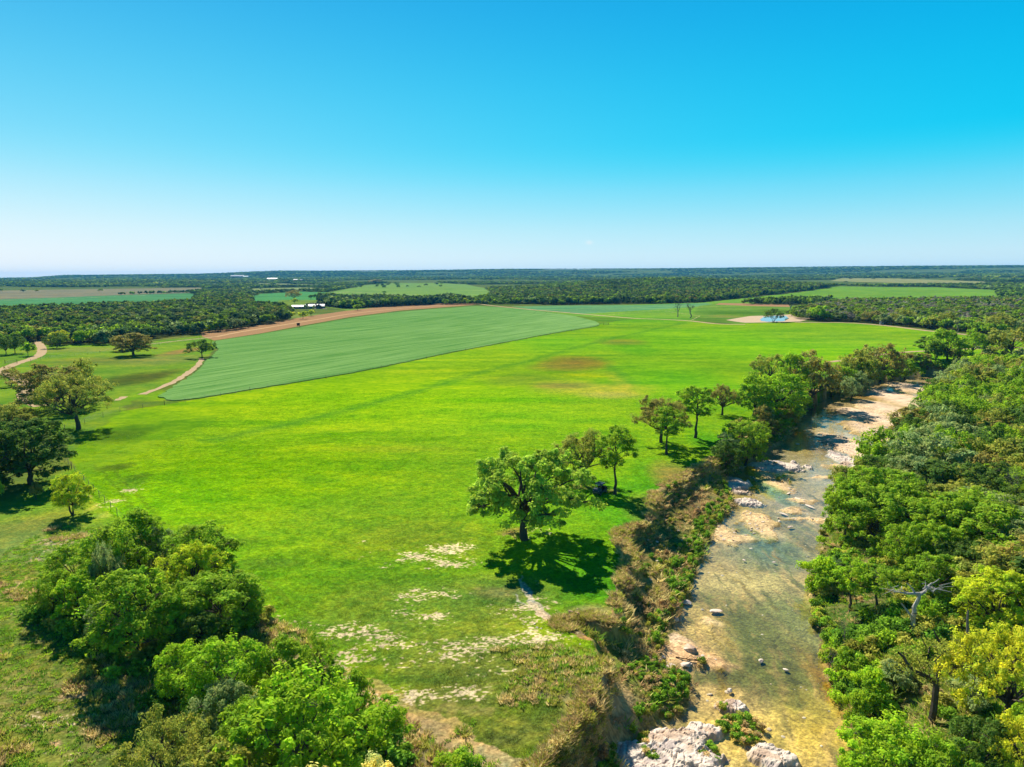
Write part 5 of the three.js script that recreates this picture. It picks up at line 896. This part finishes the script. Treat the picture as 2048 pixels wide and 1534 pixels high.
  for (const [e, n] of [[[22.6,-64.7,2.2,2.1], 70], [[18.3,-61.3,1.2,1.4], 22], [[16,-69.1,1.6,2.7], 40], [[15.1,-72.6,2.2,2.6], 60], [[21.9,-68.2,0.6,0.5], 6], [[21.7,-76.4,0.5,0.5], 4], [[59.6,-151.8,1.5,3.9], 10], [[61.9,-164.9,2.4,2.3], 10], [[8.3,-58.6,1.4,1.6], 24], [[12.8,-61.7,1,1.8], 20]]) for (let i = 0; i < n; i++) { const a = r() * 6.283, d = Math.sqrt(r()), x = e[0] + Math.cos(a) * d * e[2], z = e[1] + Math.sin(a) * d * e[3], s = 0.5 + 0.7 * r(); bushes.push([x, Math.max(land(x, z), -5) + 0.0, z, s, s * 0.8, r() * 6.28, mixc('green', 'olive', 'deep', 'tan', 'green')]); }
  for (const [name, , , , [tx, tz, , tw]] of TR) if (tx < 8 && Math.hypot(tx, tz) < 128 && name !== 'shrub' && name !== 'sycamore_tree') for (let i = 0; i < 14; i++) { const a = r() * 6.283, d = tw * 0.6 * Math.sqrt(r()), x = tx + Math.cos(a) * d, z = tz + Math.sin(a) * d, s = 0.8 + 1.4 * r(); under.push([x, land(x, z) - 0.1, z, s * 1.2, s, r() * 6.28, mixc('green', 'deep', 'olive', 'deep')]); }
  for (let i = 0; i < 26000; i++) { // stones on the bars, the wash and the slope
    const z = -44 - 190 * r(), x = 0 + 105 * r(), q = zone(x, z), n = noise(x * 0.4, z * 0.4); let ok = false;
    if (q.k === 'bed') { const h = bedHeight(x, z); ok = h > -5.12 ? n > 0.35 : r() < 0.04; } else if (q.k === 'left') ok = n > 0.62 && r() < 0.5; else if (q.k === 'land') ok = q.d < 7 && z > -95 && z < -70 && n > 0.6 && r() < 0.4;
    if (!ok) continue; const s = 0.05 + 0.22 * Math.pow(r(), 4), c = rockTone(x * 2, z * 2);
    stones.push([x, land(x, z), z, s * (1 + 0.5 * r()), s * 0.7, r() * 6.28, c, (r() - 0.5) * 0.6]);
  }
  const bushG = [1, 2, 3].map((k) => bushlet(k, 230, 0.6, 0.2)), underG = [4, 5, 6].map((k) => bushlet(k, 420, 0.75, 0.24));
  strew('bank_brush', [tuft(1, 46, 0.36, 0.46, 1.3), bushlet(11, 220, 0.34, 0.12), tuft(2, 60, 0.32, 0.5, 1.4), tuft(3, 50, 0.44, 0.42, 1.0)], growth, brush, 'dry brown and olive grass tufts on the river banks');
  strew('bank_shrubbery', bushG, growth, bushes, 'low green shrubbery along the left waterline');
  strew('dry_weeds', [4, 5].map((k) => tuft(k, 40, 0.5, 0.36, 0.6)), growth, weeds, 'brown weeds on the rough ground below the thickets');
  strew('meadow_grass', [7, 8].map((k) => tuft(k, 14, 0.17, 0.32, 0.9)), growth, turf, 'short bright turf of the near meadow');
  strew('undergrowth', underG, growth, under, 'green undergrowth between the trees of the right bank');
  strew('rubble', [21, 22].map((k) => { const g = rock(k, 1, 0.7, 0.9); return g; }).map((g) => { const i = new THREE.IcosahedronGeometry(1, 1), q = i.attributes.position; for (let k = 0; k < q.count; k++) { const x = q.getX(k), y = q.getY(k), z = q.getZ(k), m = 0.75 + 0.4 * noise(x * 2 + 9, y * 2 + z * 3); q.setXYZ(k, x * m, y * m * 0.7, z * m); } i.deleteAttribute('normal'); i.deleteAttribute('uv'); return i; }), soil({ color: new THREE.Color(1, 1, 1) }), stones, 'loose pale stones on the gravel bars and banks');
  console.log('growth', brush.length, bushes.length, weeds.length, turf.length, under.length, stones.length);
}
// ---------------------------------------------------------------- things people put there
const timber = soil({ color: lit(110, 96, 84) }), steel = std({ color: lit(150, 156, 160), metalness: 0.3, roughness: 0.6 }), wireMat = std({ color: lit(120, 120, 118), metalness: 0.4, roughness: 0.6 });
const box = (w, h, d, x = 0, y = 0, z = 0, ry = 0) => { const g = new THREE.BoxGeometry(w, h, d); if (ry) g.rotateY(ry); g.translate(x, y + h / 2, z); return g; };
function pipe(a, b, r, seg = 6) { const B = new Build(); B.tube([V(...a), V(lerp(a[0], b[0], 0.5), lerp(a[1], b[1], 0.5), lerp(a[2], b[2], 0.5)), V(...b)], r, r, seg); const g = B.done(); g.deleteAttribute('color'); g.computeVertexNormals(); return g; }
function fence(label, pts, gap, h) {
  const o = pts[0], g = base('wire_fence', [o[0], 0, o[1]]), post = new THREE.CylinderGeometry(0.04, 0.05, h + 0.3, 7), P = [];
  for (let i = 0; i + 1 < pts.length; i++) { const [a, b] = [pts[i], pts[i + 1]], L = Math.hypot(b[0] - a[0], b[1] - a[1]), n = Math.max(1, Math.round(L / gap)); for (let k = 0; k < n; k++) P.push([lerp(a[0], b[0], k / n) - o[0], lerp(a[1], b[1], k / n) - o[1]]); }
  P.push([pts[pts.length - 1][0] - o[0], pts[pts.length - 1][1] - o[1]]);
  const q = P.map(([x, z]) => [x, land(x + o[0], z + o[1]), z]);
  q.forEach(([x, y, z], i) => { const m = mesh('post', post, i % 5 ? steel : timber, g); m.position.set(x, y + h / 2 - 0.15, z); if (i % 5 === 0) m.scale.set(1.6, 1.05, 1.6); });
  for (const f of [0.3, 0.55, 0.8, 0.98]) { const B = new Build(); for (let i = 0; i + 1 < q.length; i++) { const a = q[i], b = q[i + 1]; B.tube([V(a[0], a[1] + h * f, a[2] + 0.09), V(b[0], b[1] + h * f, b[2] + 0.09)], 0.012, 0.012, 3); } const w = B.done(); w.deleteAttribute('color'); w.computeVertexNormals(); mesh('wire', w, wireMat, g); }
  return tag(g, label, 'fence');
}
fence('long wire fence between the crop field and the meadow', [[-119.3,-184.4],[-118.8,-210.4],[-102,-231.2],[-93.1,-247.8],[-80.8,-266.2],[-66.9,-289],[-51.3,-321.4],[-32,-364.2],[-6.9,-413.6],[26,-478.3],[67.8,-558.3]], 7.5, 1.5);
fence('wire fence along the left edge of the meadow', [[-119.3,-184.4],[-105.3,-159.9],[-91.1,-142.7],[-79,-128.7],[-67.2,-115.3],[-54.5,-101.1]], 4.5, 1.4);
fence('wire fence across the pasture by the winding road', [[-233,-340.1],[-233.2,-354.7],[-227.2,-365.6],[-222.4,-379.7],[-212.9,-414.5],[-204.9,-463.6]], 9, 1.4);
function gate(label, [x, z], turn) { const g = base('metal_gate', [x, 0, z], turn); for (const s of [-1, 1]) mesh('post', new THREE.CylinderGeometry(0.1, 0.1, 2, 8).translate(s * 2.6, 0.95, 0), timber, g); for (let k = 0; k < 5; k++) mesh('rail', pipe([-2.4, 0.3 + k * 0.27, 0], [2.4, 0.3 + k * 0.27, 0], 0.035), steel, g); for (const s of [-2.4, 0, 2.4]) mesh('upright', pipe([s, 0.25, 0.05], [s, 1.42, 0.05], 0.03), steel, g); return tag(g, label, 'gate'); }
gate('metal gate at the far tip of the crop field', [76.3,-571.8], 0.5);
gate('pale metal gate beside the winding dirt road', [-238.7,-334.5], 0.2);
function pole(label, [x, z, h]) { const g = base('utility_pole', [x, 0, z], 0.35); mesh('shaft', new THREE.CylinderGeometry(0.14, 0.2, h + 0.5, 8).translate(0, h / 2 - 0.25, 0), timber, g); mesh('crossarm', box(2.6, 0.16, 0.14, 0, h - 0.7, 0.2), timber, g); for (const s of [-1.1, 0, 1.1]) mesh('insulator', new THREE.CylinderGeometry(0.06, 0.09, 0.22, 8).translate(s, h - 0.43, 0.2), steel, g); return tag(g, label, 'utility pole'); }
pole('utility pole left of the bare tree in the far field', [321.6,-978,10.3,2.8]); pole('utility pole between the bare tree and the grey wood', [364.2,-954.1,10.7,2.7]); pole('faint utility pole near the far wood edge', [280.5,-1041,8,2.9]);
// the ranch house
const roofMetal = std({ color: lit(196, 206, 214), roughness: 0.5, specularIntensity: 0.4 }), siding = soil({ color: lit(98, 150, 132) }), brickWall = soil({ color: lit(128, 92, 84) }), trim = soil({ color: lit(232, 230, 222) }), glass = std({ color: lit(30, 42, 54), roughness: 0.08, specularIntensity: 1 }), concrete = soil({ color: lit(222, 218, 208) });
function gable(w, d, h, over = 0.6, th = 0.16) { // two roof planes, ridge along x
  const B = [], s = d / 2 + over, L = Math.hypot(s, h), a = Math.atan2(h, s);
  for (const k of [-1, 1]) { const g = new THREE.BoxGeometry(w + over * 2, th, L); g.rotateX(k * a); g.translate(0, h / 2 - (k === 1 ? 0.002 : 0), k * s / 2); B.push(g); }
  return B;
}
const prism = (w, d, h) => { const g = new THREE.ExtrudeGeometry(new THREE.Shape([new THREE.Vector2(-d / 2, 0), new THREE.Vector2(d / 2, 0), new THREE.Vector2(0, h)]), { depth: w, bevelEnabled: false }); g.translate(0, 0, -w / 2); g.rotateY(Math.PI / 2); return g; };
function opening(name, g, x, y, z, w, h, turn = 0) { const f = mesh(name, box(w + 0.24, h + 0.24, 0.1, 0, -0.12, 0), trim, g); f.position.set(x, y, z); f.rotation.y = turn; if (name === 'window') mesh('pane', box(w, h, 0.06, 0, 0, 0.04), glass, f); return f; }
{
  const [x, z] = [-255.7,-905.1], g = base('ranch_house', [x, 0, z], 0.1);
  mesh('wall', box(24, 3, 9, 5, 0, 0), siding, g); mesh('wall', prism(24, 9, 2.3).translate(5, 3, 0), siding, g);
  gable(24, 9, 2.55).forEach((p) => mesh('roof', p.translate(5, 2.95, 0), roofMetal, g));
  mesh('wall', box(16, 2.7, 8, -14.5, 0, 3), siding, g); mesh('wall', prism(16, 8, 1.7).translate(-14.5, 2.7, 3), siding, g);
  gable(16, 8, 1.95).forEach((p) => mesh('roof', p.translate(-14.5, 2.66, 3), roofMetal, g));
  const porch = new THREE.Matrix4().makeRotationY(Math.PI / 2);
  mesh('wall', box(7, 3, 5, 11, 0, 7), brickWall, g); mesh('wall', prism(5, 7, 2.4).applyMatrix4(porch).translate(11, 3, 7), brickWall, g);
  gable(6, 7, 2.7).forEach((p) => mesh('roof', p.applyMatrix4(porch).translate(11, 2.96, 6.4), roofMetal, g));
  mesh('chimney', box(1.4, 3.2, 1.2, 6.5, 3.6, 1), brickWall, g); mesh('patio', box(16, 0.12, 6, 13, 0, 11.5), concrete, g); mesh('patio', box(10, 0.12, 7, -25, 0, 3), concrete, g);
  for (const wx of [-5, -1.5, 3]) opening('window', g, wx, 1, 4.56, 1.5, 1.3); for (const wx of [-19, -12]) opening('window', g, wx, 0.9, 7.06, 1.4, 1.2); opening('window', g, 11, 0.8, 9.56, 4.4, 2); opening('door', g, 5.6, 0.2, 4.56, 1, 2.1);
  tag(g, 'long ranch house with pale metal roof and green walls', 'house');
}
{ const [x, z] = [-170.3,-564.7], g = base('hunting_blind', [x, 0, z], 0.3); mesh('cabin', box(2.3, 2, 2.3, 0, 1.5, 0), soil({ color: lit(84, 66, 58) }), g); mesh('roof', box(2.7, 0.14, 2.7, 0, 3.51, 0), soil({ color: lit(112, 84, 70) }), g); for (const a of [-1, 1]) for (const b of [-1, 1]) mesh('leg', box(0.14, 1.6, 0.14, a, -0.1, b), timber, g); for (const [wx, wz, t] of [[0, 1.16, 0], [1.16, 0, Math.PI / 2], [-1.16, 0, -Math.PI / 2]]) { const m = mesh('window', box(1.2, 0.45, 0.06), glass, g); m.position.set(wx, 2.6, wz); m.rotation.y = t; } tag(g, 'dark box-shaped hunting blind on legs beside the red soil', 'hunting blind'); }
{ const [x, z] = [292.2,-558.4], g = base('shed', [x, 0, z], 0.2); mesh('wall', box(2.3, 2.2, 2.2, 0, 0.15, 0), soil({ color: lit(236, 240, 242) }), g); mesh('roof', box(2.6, 0.14, 2.5, 0, 2.36, 0), roofMetal, g); const m = mesh('window', box(0.9, 0.6, 0.06), glass, g); m.position.set(0, 1.3, 1.12); mesh('door', box(0.06, 1.8, 0.8, 1.17, 0.2, 0), trim, g); tag(g, 'small white shed at the edge of the greyish wood', 'shed'); }
function farm(name, label, [x, z, h, w], d, wallC, roofC, turn = 0) { const g = base(name, [x, land(x, z), z], turn); mesh('wall', box(w, h * 0.6, d, 0, 0, 0), soil({ color: lit(...wallC) }), g); mesh('wall', prism(w, d, h * 0.36).translate(0, h * 0.6, 0), soil({ color: lit(...wallC) }), g); const rf = std({ color: lit(...roofC), roughness: 0.5 }); gable(w, d, h * 0.4, 0.8, 0.3).forEach((p) => mesh('roof', p.translate(0, h * 0.6, 0), rf, g)); for (let i = 0; i < 4; i++) { const m = mesh('door', box(w * 0.1, h * 0.42, 0.3), soil({ color: lit(60, 70, 80) }), g); m.position.set(w * (-0.36 + 0.24 * i), 0.1, d / 2 + 0.1); } return tag(g, label, name.replace('_', ' ')); }
farm('barn', 'long white barn among the far left woods', [-2094,-5466,18.9,99.6], 22, [244, 246, 250], [232, 238, 244]);
farm('barn', 'blue grey barn joined to the long white barn', [-2009,-5412,15,37.9], 20, [140, 176, 210], [150, 190, 224]);
farm('barn', 'low pale green roofed barn right of the long white barn', [-1287,-3850,13.3,54], 24, [180, 206, 200], [206, 228, 222]);
farm('farm_house', 'small white house in the woods behind the green field', [-1071,-3547,11.1,19.9], 14, [240, 240, 238], [236, 240, 240]);
farm('farm_house', 'tiny white house beyond the grove behind the ranch house', [-1039,-3532,9.8,9.9], 10, [244, 244, 244], [240, 240, 240]);
farm('farm_house', 'white house on the slope of the far wood', [225.5,-1744,4.3,12.2], 12, [240, 240, 238], [232, 236, 238]);
// ---------------------------------------------------------------- vehicles
const tyreM = soil({ color: new THREE.Color().setRGB(0.02, 0.02, 0.02) }), rimM = std({ color: lit(170, 172, 176), metalness: 0.6, roughness: 0.4 }), lampM = std({ color: lit(230, 230, 225), roughness: 0.1, specularIntensity: 1 }), black = std({ color: lit(36, 38, 42), roughness: 0.6 });
const slab = (pts, w, bevel = 0.05) => { const g = new THREE.ExtrudeGeometry(new THREE.Shape(pts.map(([a, b]) => new THREE.Vector2(a, b))), { depth: w - 2 * bevel, bevelEnabled: true, bevelSize: bevel, bevelThickness: bevel, bevelSegments: 2 }); g.translate(0, 0, -(w - 2 * bevel) / 2); return g; };
function wheel(g, x, z, r, w) { const m = mesh('wheel', new THREE.TorusGeometry(r * 0.72, r * 0.29, 8, 20), tyreM, g); m.position.set(x, r, z); m.scale.z = w / (r * 0.58); mesh('rim', new THREE.CylinderGeometry(r * 0.55, r * 0.55, r * 0.4, 14).rotateX(Math.PI / 2), rimM, m); }
{ // open utility vehicle, its nose towards the river
  const [x, z] = [16.1,-125.9], g = base('utility_vehicle', [x, land(x, z), z], -2.2), paint = std({ color: lit(60, 78, 92), roughness: 0.35, specularIntensity: 0.8 }), cloth = std({ color: lit(40, 74, 96), roughness: 0.5 });
  mesh('body', slab([[-1.5, 0.45], [1.45, 0.45], [1.5, 0.8], [1.35, 1.02], [0.55, 1.12], [0.5, 0.62], [-0.5, 0.62], [-0.52, 0.72], [-1.5, 0.72]], 1.5), paint, g); mesh('cargo_bed', box(1.0, 0.4, 1.42, -1.02, 0.725, 0), black, g);
  mesh('seat', box(0.5, 0.28, 1.3, -0.2, 0.63, 0), black, g); mesh('backrest', box(0.16, 0.62, 1.3, -0.44, 0.8, 0), black, g); mesh('roof', slab([[-0.75, 1.9], [0.62, 1.9], [0.68, 1.97], [-0.75, 2.0]], 1.52, 0.03), cloth, g);
  for (const s of [-1, 1]) { mesh('roll_bar', pipe([0.6, 1.05, s * 0.68], [0.4, 1.92, s * 0.66], 0.035), black, g); mesh('roll_bar', pipe([-0.6, 0.7, s * 0.68], [-0.62, 1.92, s * 0.66], 0.035), black, g); mesh('headlight', new THREE.SphereGeometry(0.1, 10, 8).translate(1.44, 0.86, s * 0.52), lampM, g); mesh('fender', box(0.7, 0.07, 0.3, 0.98, 0.93, s * 0.66), rimM, g); for (const wx of [-1.0, 1.0]) wheel(g, wx, s * 0.66, 0.34, 0.26); }
  mesh('windshield', (() => { const p = box(0.03, 0.74, 1.28); p.rotateZ(0.22); p.translate(0.6, 1.12, 0); return p; })(), new THREE.MeshPhysicalMaterial({ color: new THREE.Color(0.9, 0.95, 0.95), transmission: 1, roughness: 0.02, thickness: 0 }), g); mesh('bumper', pipe([1.56, 0.6, -0.5], [1.56, 0.6, 0.5], 0.05), rimM, g); mesh('steering_wheel', new THREE.TorusGeometry(0.16, 0.02, 6, 16).rotateY(1.2).translate(0.28, 1.08, 0.34), black, g);
  tag(g, 'dark open utility vehicle with blue roof parked in tree shade', 'utility vehicle');
}
{ // pickup beyond the bend
  const [x, z] = [251.3,-372.6], g = base('pickup_truck', [x, 0, z], 0.15), paint = std({ color: lit(66, 72, 92), roughness: 0.3, specularIntensity: 0.9 });
  mesh('body', slab([[-2.7, 0.5], [2.6, 0.5], [2.7, 0.9], [2.6, 1.12], [1.2, 1.2], [-2.7, 1.15]], 1.9), paint, g); mesh('cab', slab([[-0.9, 1.15], [1.3, 1.15], [0.6, 1.82], [-0.7, 1.86]], 1.7), paint, g);
  mesh('windshield', (() => { const p = box(0.04, 0.75, 1.4); p.rotateZ(0.8); p.translate(1.17, 1.24, 0); return p; })(), glass, g); mesh('cargo_bed', box(1.65, 0.04, 1.6, -1.8, 1.19, 0), black, g);
  for (const s of [-1, 1]) { const w = mesh('window', box(1.2, 0.42, 0.03, 0, 0, 0), glass, g); w.position.set(-0.05, 1.3, s * 0.86); mesh('headlight', box(0.06, 0.2, 0.36, 2.7, 0.82, s * 0.68), lampM, g); for (const wx of [-1.75, 1.75]) wheel(g, wx, s * 0.86, 0.4, 0.26); }
  tag(g, 'dark pickup truck parked under the far trees past the bend', 'truck');
}
{ const [x, z] = [249.1,-375.3], g = base('flat_trailer', [x, 0, z], 0.15); mesh('deck', box(3.2, 0.14, 1.9, 0, 0.62, 0), trim, g); for (const s of [-1, 1]) { mesh('side_rail', box(3.2, 0.3, 0.06, 0, 0.77, s * 0.9), trim, g); wheel(g, -0.3, s * 0.98, 0.32, 0.2); } mesh('drawbar', box(1.5, 0.1, 0.1, 2.3, 0.56, 0), black, g); tag(g, 'pale flat trailer beside the parked pickup truck', 'trailer'); }
// ---------------------------------------------------------------- fallen wood
const dry = soil({ color: lit(226, 204, 170), vertexColors: true }), darkWood = soil({ color: lit(110, 84, 66), vertexColors: true });
function log(label, [x1, z1], [x2, z2], r0, y0, mat, seed, twigs = 0) { const r = rng(seed), T = new Build(), h = (x, z) => land(x, z) + r0 * 0.7 + y0, a = V(0, 0, 0), b = V(x2 - x1, h(x2, z2) - h(x1, z1), z2 - z1), p = bough(a, b, r, 0.03, 6, 0.07); T.tube(p, r0, r0 * 0.55, 7); for (let i = 0; i < twigs; i++) { const o = p[1 + Math.floor(r() * 5)], e = V(o.x + (r() - 0.5) * 3, o.y + 0.1 + r() * 0.5, o.z + (r() - 0.5) * 2); T.tube(bough(o, e, r, 0.1, 3, 0.2), r0 * 0.4, r0 * 0.12, 5); } const g = base('fallen_log', [x1, h(x1, z1), z1]); mesh('trunk', T.done(), mat, g); return tag(g, label, 'log'); }
log('pale fallen log under the dark scarp below the meadow point', [6.6,-79.5], [8.3,-78.5], 0.16, 0, dry, 3, 1); log('pale drift log on the wash below the scarp', [9.8,-78.1], [10.8,-78.8], 0.13, 0.05, dry, 4); log('dark dead branch lying on the sand spit below the boulder', [19.1,-77.4], [22.5,-76.3], 0.07, 0.02, darkWood, 5, 9); log('bleached fallen log under the grey leafless tree', [81.3,-113.5], [79.9,-108.4], 0.2, 0.5, dry, 6, 2); log('pale drift log among the brush nearest the boulder', [12.4,-78.1], [14,-78.5], 0.11, 0.1, dry, 8);
renderer.render(scene, camera);
